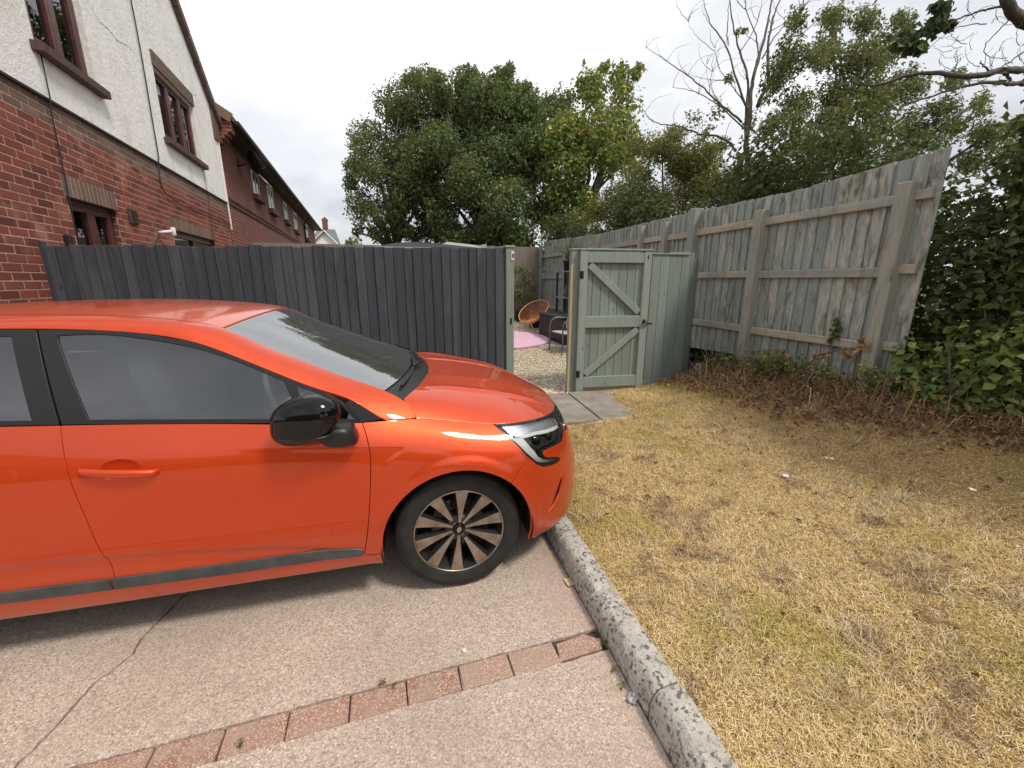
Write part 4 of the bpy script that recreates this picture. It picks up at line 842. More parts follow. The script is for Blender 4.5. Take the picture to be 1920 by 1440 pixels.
c = g.ramp(r, [(0, (.12, .075, .06)), (.5, (.17, .105, .08)), (1, (.22, .14, .105))]); c = g.mix(g.ramp(g.noise(w, 30, 5), [(.4, 0), (.75, .5)]), c, (.085, .055, .045)); g.set('Base Color', c); g.bump(g.noise(w, 90, 4), .4, .005); M_BRICKB = g.m
g = NB('dark_sill_brick', rough=.8); w = g.world(); g.set('Base Color', g.ramp(g.noise(w, 25, 5), [(.3, (.05, .028, .025)), (.7, (.11, .065, .055))])); g.bump(g.noise(w, 90, 4), .4, .005); M_SILL = g.m
g = NB('mortar', rough=.95); w = g.world(); g.set('Base Color', g.ramp(g.noise(w, 45, 5), [(.3, (.36, .24, .18)), (.7, (.53, .395, .305))])); M_MORTAR = g.m
g = NB('white_render', rough=.92); w = g.world()
c = g.ramp(g.noise(w, 3.2, 7, .65), [(.3, (.80, .785, .755)), (.5, (.90, .89, .87)), (.7, (.93, .925, .91))])
c = g.mix(g.ramp(g.noise(g.world((1, 1, .35)), 7, 7, .72), [(.53, 0), (.70, .5)]), c, (.56, .53, .48)); c = g.mix(g.ramp(g.noise(g.world((1, 1, .5)), 26, 4, .7), [(.63, 0), (.72, .6)]), c, (.40, .385, .35))
g.set('Base Color', c); g.bump(g.math('ADD', g.noise(w, 70, 6, .7), g.math('MULTIPLY', g.noise(w, 18, 4), 1.2)), .8, .02); M_RENDER = g.m
g = NB('mahogany_frame', (.075, .022, .02), .35); w = g.coord('Object'); g.set('Base Color', g.ramp(g.noise(w, 12, 5), [(.3, (.055, .016, .015)), (.7, (.11, .032, .026))])); M_FRAME = g.m
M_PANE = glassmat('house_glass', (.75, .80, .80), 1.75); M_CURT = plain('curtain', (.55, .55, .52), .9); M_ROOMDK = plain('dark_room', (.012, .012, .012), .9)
g = NB('roof_verge', rough=.8); w = g.world(); g.set('Base Color', g.ramp(g.noise(w, 14, 5), [(.3, (.085, .055, .045)), (.7, (.17, .115, .095))])); M_VERGE = g.m
g = NB('roof_tiles', rough=.85); w = g.world(); g.set('Base Color', g.ramp(g.noise(w, 9, 5), [(.3, (.10, .05, .038)), (.7, (.21, .11, .08))])); M_TILE = g.m
M_CABLE = plain('black_cable', (.015, .015, .015), .6); M_WHITE = plain('white_upvc', (.78, .78, .77), .4); M_GUT = plain('black_gutter', (.018, .016, .015), .5); M_LEAD = plain('lead_flashing', (.24, .25, .26), .6)
house = hframe(thing('brick_house', 'red brick house with white rendered gable and dark wood windows beside the drive', 'house'), -3.0, 5.3)
T0, T1 = -2.4, 6.42; ZR = 3.232; RIDGE = 2.0; EZ = 4.98; PS = .79
gz = lambda t: EZ + PS * (T1 - t) if t > RIDGE else EZ + PS * (T1 - RIDGE) - PS * (RIDGE - t)
OPEN = [(.43, 1.36, 1.1, 2.335), (3.02, 5.12, .3, 2.30), (.47, 1.50, 3.66, 4.95), (3.38, 5.02, 3.66, 4.70)]
def wallplate(name, mat, x0, t0, t1, z0, z1f, holes, depth=.12, parent=house):
    """flat wall in the y-z plane with rectangular openings and reveals"""
    tb = sorted({t0, t1, RIDGE, *[h[0] for h in holes], *[h[1] for h in holes]}); tb = [t for t in tb if t0 <= t <= t1]; q = MB()
    for a, b_ in zip(tb, tb[1:]):
        hs = sorted([(max(h[2], z0), h[3]) for h in holes if h[0] <= a + 1e-6 and h[1] >= b_ - 1e-6 and h[3] > z0]); lo = z0
        for h0, h1 in hs:
            if h0 > lo + 1e-6: q.add([(x0, a, lo), (x0, b_, lo), (x0, b_, h0), (x0, a, h0)], [(0, 1, 2, 3)])
            lo = h1
        za, zb = (z1f(a), z1f(b_)) if callable(z1f) else (z1f, z1f)
        if min(za, zb) > lo: q.add([(x0, a, lo), (x0, b_, lo), (x0, b_, zb), (x0, a, za)], [(0, 1, 2, 3)])
    for h0, h1, l0, l1 in holes:
        if l1 <= z0 or h1 > t1: continue
        if callable(z1f) is False and l0 >= z1f: continue
        l0 = max(l0, z0)
        for p in ([(h0, l0), (h0, l1)], [(h1, l1), (h1, l0)], [(h0, l1), (h1, l1)], [(h1, l0), (h0, l0)]):
            (a, za), (b_, zb) = p; q.add([(x0, a, za), (x0 - depth, a, za), (x0 - depth, b_, zb), (x0, b_, zb)], [(0, 1, 2, 3)])
    return q.build(name, mat, parent)
REV = []
wallplate('mortar_wall', M_MORTAR, 0, T0, T1, 0, ZR - .01, [OPEN[0], OPEN[1]])
wallplate('render_wall', M_RENDER, .018, T0, T1, ZR, gz, [OPEN[2], OPEN[3]])
q = MB(); q.add([(.018, T0, ZR), (.018, T1, ZR), (-.2, T1, ZR), (-.2, T0, ZR)], [(0, 1, 2, 3)]); q.box((.012, (T0 + T1) / 2, ZR - .014), (.05, T1 - T0, .022)); q.build('bellcast_bead', M_GUT, house)
for h0, h1, l0, l1 in OPEN[:2]:
    MB().box((-.05, h0 - .001, (l0 + l1) / 2), (.098, .006, l1 - l0)).build('brick_reveal', M_TBRICK, house); MB().box((-.05, h1 + .001, (l0 + l1) / 2), (.098, .006, l1 - l0)).build('brick_reveal', M_TBRICK, house)
# end wall (faces away along the terrace) and back
q = MB(); q.add([(0, T1, 0), (-6, T1, 0), (-6, T1, EZ), (.018, T1, EZ), (.018, T1, ZR), (0, T1, ZR)], [(0, 1, 2, 3, 4, 5)]); q.add([(0, T0, 0), (-6, T0, 0), (-6, T0, 5.5), (.018, T0, 5.5)], [(0, 1, 2, 3)]); q.build('end_wall', M_RENDER, house)
# bricks
CH = .075; BL = .225
def brickmesh(l, hgt=.065, dep=.05, nm='brick'):
    m = MB().box((0, 0, 0), (dep, l, hgt), .0035); m.v = [(x, y + random.uniform(-.0012, .0012), z + random.uniform(-.0012, .0012)) for x, y, z in m.v]; return m.me(nm)
full = [brickmesh(.215) for _ in range(4)]
def visible_brick(t, z):
    if t > .05 - .12 and z < 1.70: return False
    return z > .95 and t < T1
cand = []
for ci in range(12, 43):
    z = ZR - .012 - (43 - ci) * CH + CH / 2
    t = T0 - (BL / 2 if ci % 2 else 0) + (.03 if ci % 3 == 0 else 0)
    while t < T1:
        a, b_ = t + .005, t + BL - .005; t += BL
        a = max(a, T0); b_ = min(b_, T1 - .002); 
        segs = [(a, b_)]
        for h0, h1, l0, l1 in OPEN[:2] + [(.40, 1.41, 2.335, 2.552), (2.99, 5.16, 2.30, 2.50)]:
            if l0 - .03 < z < l1 - .02:
                ns = []
                for s0, s1 in segs:
                    if s1 <= h0 or s0 >= h1: ns.append((s0, s1)); continue
                    if s0 < h0: ns.append((s0, h0 - .004))
                    if s1 > h1: ns.append((h1 + .004, s1))
                segs = ns
        for s0, s1 in segs:
            if s1 - s0 > .03 and visible_brick((s0 + s1) / 2, z) and (s0 + s1) / 2 > -1.1: cand.append((s0, s1, z, z > ZR - .012 - 3 * CH))
R0 = Matrix.Rotation(HA, 3, 'Z')
def dist(c): p = R0 @ Vector((0, (c[0] + c[1]) / 2, c[2])) + Vector((-3, 5.3, 0)) - Vector((0, 0, CAM_H)); f = ray(960, 720).normalized(); return p.dot(f)
cand.sort(key=dist); near = cand[:262]; far = cand[262:]
bw = link('brickwork', brickmesh(.05, .02, .02, 'brickwork'), M_BRICK, house, (-.05, 0, .2))
for s0, s1, z, br_ in near:
    l = s1 - s0; me = full[random.randrange(4)] if abs(l - .215) < .004 else brickmesh(l)
    if br_: me = me.copy(); me.materials.clear()
    link('brick', me, M_BRICKB if br_ else M_BRICK, house, (-.0215 + random.uniform(-.0015, .0015), (s0 + s1) / 2, z), (0, random.uniform(-.006, .006), 0))
bpy.data.objects.remove(bw)
for nm, br_, mt in (('brickwork', False, M_BRICK), ('brown_brickwork', True, M_BRICKB)):
    q = MB()
    for s0, s1, z, bb_ in far:
        if bb_ == br_: q.box((-.0215, (s0 + s1) / 2, z), (.05, s1 - s0, .065), .003)
    tag(q.build(nm, mt, house), kind='stuff')
# soldier-course lintels
sol = MB().box((0, 0, 0), (.05, .065, .212), .0035).me('brick')
for t0, t1, z in ((.40, 1.41, 2.443), (2.99, 5.16, 2.40)):
    n = round((t1 - t0) / .075)
    for i in range(n): link('brick', sol, M_BRICKB, house, (-.0215, t0 + (i + .5) * (t1 - t0) / n, z))
    MB().box((-.01, (t0 + t1) / 2, z - .112), (.06, t1 - t0 - .02, .010)).build('lintel_plate', M_GUT, house)
# windows
def window(t0, t1, z0, z1, xin, lights, curt=None, sill=True, lintel=None):
    wo = link('window', MB().box((xin, (t0 + t1) / 2, z1 - .03), (.06, t1 - t0, .06), .004).box((xin, (t0 + t1) / 2, z0 + .03), (.06, t1 - t0, .06), .004).box((xin, t0 + .03, (z0 + z1) / 2), (.058, .06, z1 - z0 - .12), .004).box((xin, t1 - .03, (z0 + z1) / 2), (.058, .06, z1 - z0 - .12), .004).me('window'), M_FRAME, house)
    L = (t1 - t0 - .12) / lights
    for i in range(lights):
        a = t0 + .06 + i * L; b_ = a + L
        if i: MB().box((xin + .006, a, (z0 + z1) / 2), (.07, .055, z1 - z0 - .12), .004).build('mullion', M_FRAME, wo)
        s = MB(); 
        for c_, d_ in (((a + b_) / 2, z1 - .085), ((a + b_) / 2, z0 + .085)): s.box((xin + .014, c_, d_), (.05, L - .06, .05), .004)
        for c_ in (a + .052, b_ - .052): s.box((xin + .014, c_, (z0 + z1) / 2), (.049, .045, z1 - z0 - .22), .004)
        s.build('casement', M_FRAME, wo)
        MB().box((xin, (a + b_) / 2, (z0 + z1) / 2), (.006, L - .08, z1 - z0 - .17)).build('pane', M_PANE, wo)
    if curt:
        for a, b_ in curt:
            q = MB(); n = 24; q.add([(xin - .10 + .018 * math.sin(i * 1.9), a + (b_ - a) * i / n, z) for i in range(n + 1) for z in (z0 + .02, z1)], [(2 * i, 2 * i + 2, 2 * i + 3, 2 * i + 1) for i in range(n)]); q.build('curtain', M_CURT, wo, smooth=True)
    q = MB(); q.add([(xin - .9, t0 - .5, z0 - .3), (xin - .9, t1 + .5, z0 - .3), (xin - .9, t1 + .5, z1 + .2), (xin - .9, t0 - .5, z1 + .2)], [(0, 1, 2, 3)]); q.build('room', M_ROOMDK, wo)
    if sill:
        n = round((t1 - t0 + .16) / .112)
        for i in range(n): MB().box((.03, t0 - .08 + (i + .5) * (t1 - t0 + .16) / n, z0 - .042), (.16, (t1 - t0 + .16) / n - .006, .085), .004).build('sill_brick', M_SILL, wo)
        MB().box((.0, (t0 + t1) / 2, z0 - .045), (.14, t1 - t0 + .15, .072)).build('sill_mortar', M_SILL, wo)
    return wo
window(.43, 1.36, 1.1, 2.335, -.08, 2, None, False); window(3.02, 5.12, .3, 2.30, -.08, 2, None, False)
window(.47, 1.50, 3.70, 4.95, -.07, 2, [(.50, .80), (.95, 1.10), (1.30, 1.47)]); u2 = window(3.38, 5.02, 3.70, 4.70, -.07, 3, [(3.42, 3.60), (4.0, 4.12), (4.75, 4.98)])
n = 22
for i in range(n): MB().box((.012, 3.36 + (i + .5) * 1.70 / n, 4.81), (.07, 1.70 / n - .006, .215), .003).build('brick', M_VERGE, house)
# roof: verge and slopes
q = MB()
for s0, s1 in ((RIDGE, T1 + .25), (RIDGE, T0 - .25)):
    z0, z1 = gz(RIDGE) + .02, (EZ - PS * .25 if s1 > 0 else gz(T0) - PS * .25) + .02
    V = [(.10, s0, z0), (.10, s1, z1), (-6.2, s1, z1), (-6.2, s0, z0)]; V += [(x, y, z + .10) for x, y, z in V]; q.add(V, [(0, 1, 2, 3), (7, 6, 5, 4), (0, 4, 5, 1), (1, 5, 6, 2), (2, 6, 7, 3)])
q.build('roof', M_TILE, house)
q = MB()
for k in range(26):
    t = RIDGE + (T1 + .25 - RIDGE) * (k + .5) / 26; l = (T1 + .25 - RIDGE) / 26 * 1.27
    m = Matrix.Translation((.075, t, gz(t) + .055 + .008 * (k % 2))) @ Matrix.Rotation(-math.atan(PS), 4, 'X'); q.box((0, 0, 0), (.085, l * .99, .15), .008, m)
q.build('verge_tiles', M_VERGE, house)
q = MB(); q.box((.03, T1 - .06, EZ - .18), (.05, .34, .62), .003); q.build('kneeler', M_BRICKB, house)
# fixtures
wallx = .03
cb = [(2.93, 5.6), (2.95, 4.75), (2.90, 3.6), (2.87, 3.21), (2.82, 2.95), (2.84, 2.86), (2.93, 2.815), (4.09, 2.765), (6.4, 2.74)]
MB().tube([(wallx + (.012 if z > ZR else 0), t, z) for t, z in smoothpoly(cb, 5)], .009, 6).build('cable', M_CABLE, house, smooth=True)
MB().tube([(wallx + .01, .485, 3.7), (wallx + .012, .462, 3.24), (wallx, .455, 3.15), (wallx - .005, .415, 2.3), (wallx - .005, .385, 1.6)], .006, 6).build('cable', M_CABLE, house, smooth=True)
MB().tube([(wallx + .01, 4.98, 3.6), (wallx + .01, 5.0, 3.2), (wallx - .01, 5.02, 2.6), (wallx - .01, 5.04, 1.8)], .004, 5).build('cable', M_CABLE, house)
q = MB(); q.box((.02, 1.73, 2.31), (.035, .19, .19), .006); 
for k in range(6): q.box((.042, 1.73, 2.24 + k * .028), (.016, .165, .012), 0)
q.build('air_vent', M_SILL, house)
q = MB(); q.box((.03, .235, 1.88), (.05, .07, .13), .01); q.build('junction_box', M_GUT, house)
q = MB(); q.lathe([(0, .055), (.03, .05), (.034, .035), (.034, -.055), (.022, -.07), (0, -.07)], 16, 'Z'); q.v = [(x + .16, y + 2.55, z + 2.22) for x, y, z in q.v]; q.tube([(.03, 2.40, 2.18), (.10, 2.45, 2.20), (.16, 2.53, 2.22)], .02, 8); lampb = q.build('wall_lamp', M_WHITE, house, smooth=True)
MB().tube([(.04, 2.40, 2.16), (.07, 2.28, 2.12), (.05, 2.15, 2.0), (.03, 2.05, 1.9), (.03, 2.04, 1.7)], .011, 6).build('cable', M_CABLE, lampb, smooth=True)
# hairline cracks in the render
for pts in ([(1.66, 4.78), (1.72, 4.66), (1.92, 4.56), (2.05, 4.58), (2.28, 4.54), (2.55, 4.60), (2.80, 4.62)], [(4.1, 5.55), (4.12, 5.25), (4.22, 5.05)], [(5.1, 5.1), (5.25, 4.98), (5.4, 5.02)]):
    q = MB(); jj = jag(pts, .04, .012); V = []
    for i, (t, z) in enumerate(jj): wd = .003 * (1 - abs(2 * i / len(jj) - 1)) + .0012; V += [(.0205, t, z - wd), (.0205, t, z + wd)]
    q.add(V, [(2 * i, 2 * i + 2, 2 * i + 3, 2 * i + 1) for i in range(len(jj) - 1)]); q.build('crack', M_SILL, house)
MB().box((.03, T1 + .03, 3.9), (.02, .06, 2.5)).build('corner_board', M_RENDER, house)
# ---------------- terrace beyond ----------------
ter = hframe(thing('terrace_house', 'long red brick terrace with white windows and black gutter behind the dark fence', 'house'), -3.37, 12.2)
q = MB(); q.box((-3.5, 11, 2.5), (7, 22, 5.0)); 
for k in range(3): q.box((.0, .0, 0), (0, 0, 0)) if False else None
q.build('wall', M_TBRICK, ter)
q = MB(); V = [(.42, -.30, 4.98), (.42, 22.2, 4.98), (-3.5, 22.2, 7.4), (-3.5, -.30, 7.4)]; V += [(x, y, z + .12) for x, y, z in V]; q.add(V, [(3, 2, 1, 0), (4, 5, 6, 7), (0, 4, 7, 3), (1, 2, 6, 5), (0, 1, 5, 4)])
q.add([(-7.4, -.30, 4.98), (-7.4, 22.2, 4.98), (-3.5, 22.2, 7.4), (-3.5, -.30, 7.4), (-7.4, -.3, 5.1), (-7.4, 22.2, 5.1), (-3.5, 22.2, 7.52), (-3.5, -.3, 7.52)], [(0, 1, 2, 3), (7, 6, 5, 4), (0, 3, 7, 4), (0, 4, 5, 1)]); rf = q.build('roof', M_TILE, ter)
q = MB(); q.add([(0, -.004, 4.9), (-7, -.004, 4.9), (-3.5, -.004, 7.35)], [(0, 1, 2)]); q.build('gable_wall', M_TBRICK, ter)
q = MB(); V = [(.36, -.31, 4.94), (-3.5, -.31, 7.33), (-3.5, -.31, 7.56), (.44, -.31, 5.12)]; q.add(V + [(x, y - .05, z) for x, y, z in V], [(0, 1, 2, 3), (7, 6, 5, 4), (0, 4, 5, 1), (3, 2, 6, 7), (0, 3, 7, 4)]); q.build('barge_board', plain('barge_clay', (.21, .12, .085), .8), rf)
MB().box((.46, 11, 4.98), (.12, 22.4, .10), .02).build('gutter', M_GUT, ter); MB().box((.2, 11, 4.93), (.40, 22.0, .03)).build('soffit', M_GUT, ter)
MB().prism([(.001, 4.40), (.07, 4.45), (.07, 4.52), (.14, 4.52), (.14, 4.60), (.21, 4.60), (.21, 4.68), (.28, 4.68), (.28, 4.76), (.35, 4.76), (.37, 4.97), (-1.5, 6.12), (-1.5, 4.40)], -.30, .04).build('kneeler', M_TBRICK, ter)
for t in (15.35,): MB().tube([(.06, t, 0), (.06, t, 4.6), (.40, t, 4.95)], .045, 8).build('downpipe', M_GUT, ter, smooth=True)
for i, (t0, t1, z0, z1) in enumerate([(3.1, 3.95, 4.05, 4.72), (5.4, 6.35, 3.98, 4.74), (8.7, 9.6, 4.02, 4.74), (11.5, 12.6, 3.92, 4.74), (16.0, 17.4, 3.95, 4.74)]):
    wo = link('window', MB().box((-.05, (t0 + t1) / 2, z1 - .03), (.16, t1 - t0, .06)).box((-.05, (t0 + t1) / 2, z0 + .03), (.16, t1 - t0, .06)).box((-.05, t0 + .03, (z0 + z1) / 2), (.15, .06, z1 - z0 - .12)).box((-.05, t1 - .03, (z0 + z1) / 2), (.15, .06, z1 - z0 - .12)).box((-.05, (t0 + t1) / 2, (z0 + z1) / 2), (.15, .07, z1 - z0 - .12)).me('window'), M_WHITE, ter)
    MB().box((.006, (t0 + t1) / 2, (z0 + z1) / 2), (.008, t1 - t0 - .1, z1 - z0 - .1)).build('pane', plain('terrace_pane', (.02, .024, .028), .05) if 'M_TP' not in globals() else M_TP, wo)
    MB().box((.06, (t0 + t1) / 2, z0 - .09), (.18, t1 - t0 + .2, .16), .01).build('sill', M_SILL, wo)
    if i == 0: MB().box((0, 0, 0), (.03, .75, .5), .004, Matrix.Translation((.24, (t0 + t1) / 2, z1 - .16)) @ Matrix.Rotation(math.radians(-42), 4, 'Y')).build('open_sash', M_WHITE, wo)
for z in (3.42, 3.30): MB().box((.012, 11, z), (.03, 22, .03)).build('string_course', M_SILL, ter)
# satellite dish and lamp under the eaves
q = MB().lathe([(0, .0), (.12, .012), (.22, .045), (.29, .085), (.292, .09), (.22, .052), (.12, .018), (0, .006)], 28, 'X'); m = Matrix.Translation((.34, 1.55, 4.55)) @ Matrix.Rotation(math.radians(35), 4, 'Z') @ Matrix.Rotation(math.radians(-20), 4, 'Y'); q.v = [tuple(m @ Vector(p)) for p in q.v]; q.tube([(.34, 1.55, 4.55), (.0, 1.55, 4.45)], .02, 6); q.tube([(.36, 1.55, 4.3), (.62, 1.7, 4.5)], .012, 6); q.build('satellite_dish', M_GUT, ter, smooth=True)
MB().box((-.45, -.15, 4.72), (.9, .5, .03), 0, None).box((-.15, -.2, 4.60), (.5, .35, .12), .01).build('flashing', M_LEAD, ter)
# ---------------- pale gabled house far off ----------------
def P2(px, py, d): return at(px, py, d)
fh = thing('white_cottage', 'far white gabled house with grey slate roof and brick chimney', 'house', tuple(P2(607, 470, 62) * 1.0)); fh.location.z = 0
fy = fh.location; YD = 62 / FPX
def fl(px, py, dy=0): p = P2(px, py, 62 + dy); return (p.x - fy.x, p.y - fy.y, p.z)
M_FW = plain('far_white_wall', (.72, .70, .64), .9); g = NB('slate', rough=.7); w = g.world(); g.set('Base Color', g.ramp(g.noise(w, 6, 5), [(.3, (.12, .13, .14)), (.7, (.22, .23, .245))])); M_SLATE = g.m
q = MB(); F0 = [fl(578, 480), fl(636, 480), fl(636, 461), fl(607, 432.5), fl(578, 461)]; B0 = [fl(578, 480, 5), fl(636, 480, 5), fl(636, 461, 5), fl(607, 432.5, 5), fl(578, 461, 5)]; q.add(F0 + B0, [(0, 1, 2, 3, 4), (9, 8, 7, 6, 5), (1, 6, 7, 2), (0, 4, 9, 5)]); q.build('gable_wall', M_FW, fh)
q = MB(); V = [fl(607, 431.0, -.4), fl(639.5, 463, -.4), fl(639.5, 463, 5), fl(607, 431, 5), fl(574.5, 463, -.4), fl(574.5, 463, 5)]; q.add(V, [(0, 1, 2, 3), (0, 3, 5, 4)]); V = [fl(594, 430, 6), fl(628, 430, 6), fl(641, 464, 3), fl(580, 464, 3)]; q.add(V, [(0, 1, 2, 3)]); q.build('roof', M_SLATE, fh)
q = MB(); 
for a, b_ in (((607, 431.6), (638.5, 462.5)), ((607, 431.6), (575.5, 462.5))): q.tube([fl(*a, -.45), fl(*b_, -.45)], .10, 4)
q.build('barge_board', M_WHITE, fh)
q = MB(); a = Vector(fl(604.5, 414, 6)); b_ = Vector(fl(615, 432, 6)); q.box(tuple((a + b_) / 2), (abs(b_.x - a.x), .8, abs(a.z - b_.z) + .6)); q.box(((a.x + b_.x) / 2, a.y, a.z + .05), (abs(b_.x - a.x) + .15, .95, .2)); q.lathe([(.12, 0), (.14, .5), (.10, .5), (.1, 0)], 8, 'Z'); q.v = q.v[:-32] + [(x + (a.x + b_.x) / 2, y + a.y, z + a.z + .1) for x, y, z in q.v[-32:]]; q.build('chimney', M_TBRICK, fh)
q = MB(); q.add([fl(578, 481), fl(641, 481), fl(641, 546), fl(578, 546)], [(0, 1, 2, 3)]); q.build('lower_wall', M_FW, fh)
# ================= FENCES, GATE =================
def wood(name, cols, wear=None, wearamt=.5, algae=0.0, rough=.85, grain=(60, 60, 2.2), bump=.5, vary=.8, wv=.35, ws=(8, 8, 1.6)):
    g = NB(name, rough=rough); c0 = g.coord('Object', (1, 1, 1), 13.7); gr = g.coord('Object', grain, 13.7); w = g.world()
    f = g.noise(gr, 1, 6, .65, .6); c = g.ramp(f, [(.25, cols[0]), (.5, cols[1]), (.75, cols[2])])
    c = g.mix(g.math('MULTIPLY', g.math('SUBTRACT', g.objrand(), .3, clamp=True), vary), c, cols[3])
    if wear: c = g.mix(g.ramp(g.math('ADD', g.noise(g.coord('Object', ws, 13.7), 1, 7, .75, .5), g.math('MULTIPLY', g.math('SUBTRACT', g.objrand(), .5), wv)), [(.48, 0), (.66, wearamt)]), c, wear)
    kn = g.ramp(g.voro(g.coord('Object', (6, 6, 2.2), 13.7), 1), [(.045, 1), (.075, 0)]); c = g.mix(g.math('MULTIPLY', kn, .7), c, tuple(k * .45 for k in cols[0]))
    if algae: c = g.mix(g.ramp(g.noise(g.coord('Object', (11, 11, 2.6), 13.7), 1, 6, .7, .8), [(.53, 0), (.66, algae)]), c, (.13, .11, .055))
    g.set('Base Color', c); g.bump(g.math('ADD', f, g.math('MULTIPLY', g.noise(c0, 40, 4), .4)), bump, .004); return g.m
M_DKWOOD = wood('charcoal_painted_wood', [(.022, .026, .036), (.038, .044, .057), (.056, .063, .079), (.046, .052, .066)], (.102, .11, .127), .5, 0, .72, (70, 70, 2.0), .9, .6, .2, (9, 9, 1.2))
M_GRNWOOD = wood('sage_painted_wood', [(.20, .245, .22), (.26, .31, .28), (.31, .36, .325), (.24, .295, .27)], (.37, .40, .345), .35, 0, .7, (50, 50, 1.6), .35)
M_GRNDK = wood('sage_boards', [(.16, .205, .185), (.215, .265, .24), (.26, .31, .285), (.27, .30, .265)], (.34, .37, .31), .4, 0, .75, (50, 50, 1.6), .4)
M_OLDBLUE = wood('weathered_blue_boards', [(.21, .25, .24), (.30, .345, .33), (.395, .435, .41), (.43, .435, .395)], (.60, .57, .485), .85, .85, .9, (45, 45, 1.5), .9, .25, .12, (20, 20, 6.0))
M_OLDRAIL = wood('weathered_rail', [(.34, .305, .235), (.46, .415, .325), (.58, .525, .415), (.37, .38, .33)], (.30, .335, .325), .75, .45, .9, (45, 1.8, 45), .8, .8, .3, (14, 2.6, 14))
M_OLDRAILZ = wood('weathered_post', [(.26, .25, .21), (.375, .36, .30), (.48, .455, .375), (.35, .37, .335)], (.27, .31, .30), .75, .5, .9, (45, 45, 1.8), .9, .8, .3, (14, 14, 2.4))
M_BACKF = wood('brown_grey_boards', [(.165, .135, .12), (.225, .19, .17), (.28, .24, .215), (.20, .165, .15)], (.30, .26, .23), .4, .2, .88, (45, 45, 1.8), .6)
M_RAWWOOD = wood('raw_pale_wood', [(.40, .29, .15), (.50, .38, .21), (.58, .45, .27), (.48, .36, .2)], None, 0, 0, .8)
M_IRON = plain('black_iron', (.015, .015, .016), .45, Metallic=.4)
def board_mesh(w, h, t=.016, taper=.006, b=.0022, slant=0.0, nm='board'):
    """feather edged board: wide edge thick, standing on z=0, width on X, thickness on Y"""
    m = MB().box((0, 0, h / 2), (w, t, h), b); m.v = [(x, y - taper * (x / w), z + (slant * x / w if z > h * .5 else 0) + (random.uniform(-.003, .003) if z > h * .5 else 0)) for x, y, z in m.v]; return m.me(nm)
# ---- charcoal fence ----
A = Vector((-2.965, 5.165, 0)); B = Vector((1.375, 4.80, 0)); d = (B - A); Ld = d.length; d.normalize(); rz = math.atan2(d.y, d.x)
dk = thing('charcoal_fence', 'charcoal painted close board fence running from the brick house to the gate', 'fence', tuple(A), rz)
vars_ = [board_mesh(.120, 1.78 + .004 * k, .014, -.006) for k in range(5)]
n = 43; pitch = Ld / n
for i in range(n):
    zt = .03 + .045 * i / n + random.uniform(-.009, .006)
    o = link('board', vars_[random.randrange(5)], M_DKWOOD, dk, (pitch * (i + .5), -.012, zt), (random.uniform(-.002, .002), random.uniform(-.003, .003), math.radians(5.6) + random.uniform(-.010, .010)))
for z in (.35, 1.0, 1.6): link('rail', MB().box((Ld / 2, .032, z), (Ld, .04, .08), .004).me('rail'), M_DKWOOD, dk)
q = MB().box((-.02, -.015, .92), (.05, .055, 1.86), .004); q.build('wall_batten', M_DKWOOD, dk)
# light green post at its end
po = thing('gate_post', 'pale green timber post with flat cap at the end of the charcoal fence', 'post', (1.435, 4.805, 0), rz)
MB().box((0, 0, .93), (.095, .095, 1.86), .006).build('post_shaft', M_GRNDK, po); MB().box((0, 0, 1.872), (.118, .118, .024), .008).build('post_cap', M_GRNWOOD, po)
q = MB().box((.030, -.052, 1.77), (.035, .012, .10), .003); q.build('strike_plate', M_WHITE, po); MB().box((.034, -.06, 1.775), (.016, .01, .045), .002).build('strike_slot', M_IRON, po); MB().box((.012, -.051, 1.03), (.020, .010, .07), .003).build('latch_keep', M_IRON, po)
# ---- gate leaf, swung open ----
G0 = Vector((2.345, 4.845, .065)); G1 = Vector((3.275, 4.735, .065)); gd = (G1 - G0).normalized(); gl = (G1 - G0).length; gr = math.atan2(gd.y, gd.x); GH_ = 1.79
gate = thing('garden_gate', 'sage green boarded timber gate with diagonal braces standing open beside the path', 'gate', tuple(G0), gr)
SW = .098; yb = -.024
def bar(name, c, dd, mat=M_GRNWOOD, m=None, b=.004): return MB().box(c, dd, b, m).build(name, mat, gate)
bar('stile', (SW / 2, yb, GH_ / 2), (SW, .045, GH_)); bar('stile', (gl - SW / 2, yb, GH_ / 2 - .002), (SW, .045, GH_))
bar('rail', (gl / 2, yb + .002, GH_ - .085), (gl - 2 * SW - .002, .041, .12)); bar('rail', (gl / 2, yb + .002, .92), (gl - 2 * SW - .002, .041, .145)); bar('rail', (gl / 2, yb + .002, .135), (gl - 2 * SW - .002, .041, .145))
def brace(x0, z0, x1, z1):
    L = math.hypot(x1 - x0, z1 - z0); m = Matrix.Translation(((x0 + x1) / 2, yb + .004, (z0 + z1) / 2)) @ Matrix.Rotation(-math.atan2(z1 - z0, x1 - x0), 4, 'Y'); MB().box((0, 0, 0), (L, .036, .085), .004, m).build('brace', M_GRNWOOD, gate)
brace(SW + .03, GH_ - .17, gl - SW - .02, 1.035); brace(SW + .025, .235, gl - SW - .02, .815)
nb = 7; bwid = (gl - 2 * SW + .06) / nb
bm_ = MB().box((0, 0, (GH_ - .10) / 2), (bwid - .004, .018, GH_ - .10), .003).me('board')
for i in range(nb): link('board', bm_, M_GRNDK, gate, (SW - .03 + (i + .5) * bwid, .010 + random.uniform(-.001, .001), .055))
bar('gate_cap', (gl / 2, -.012, GH_ + .011), (gl + .02, .085, .022)); bar('bottom_batten', (gl / 2, .012, .03), (gl - .22, .02, .05), M_RAWWOOD)
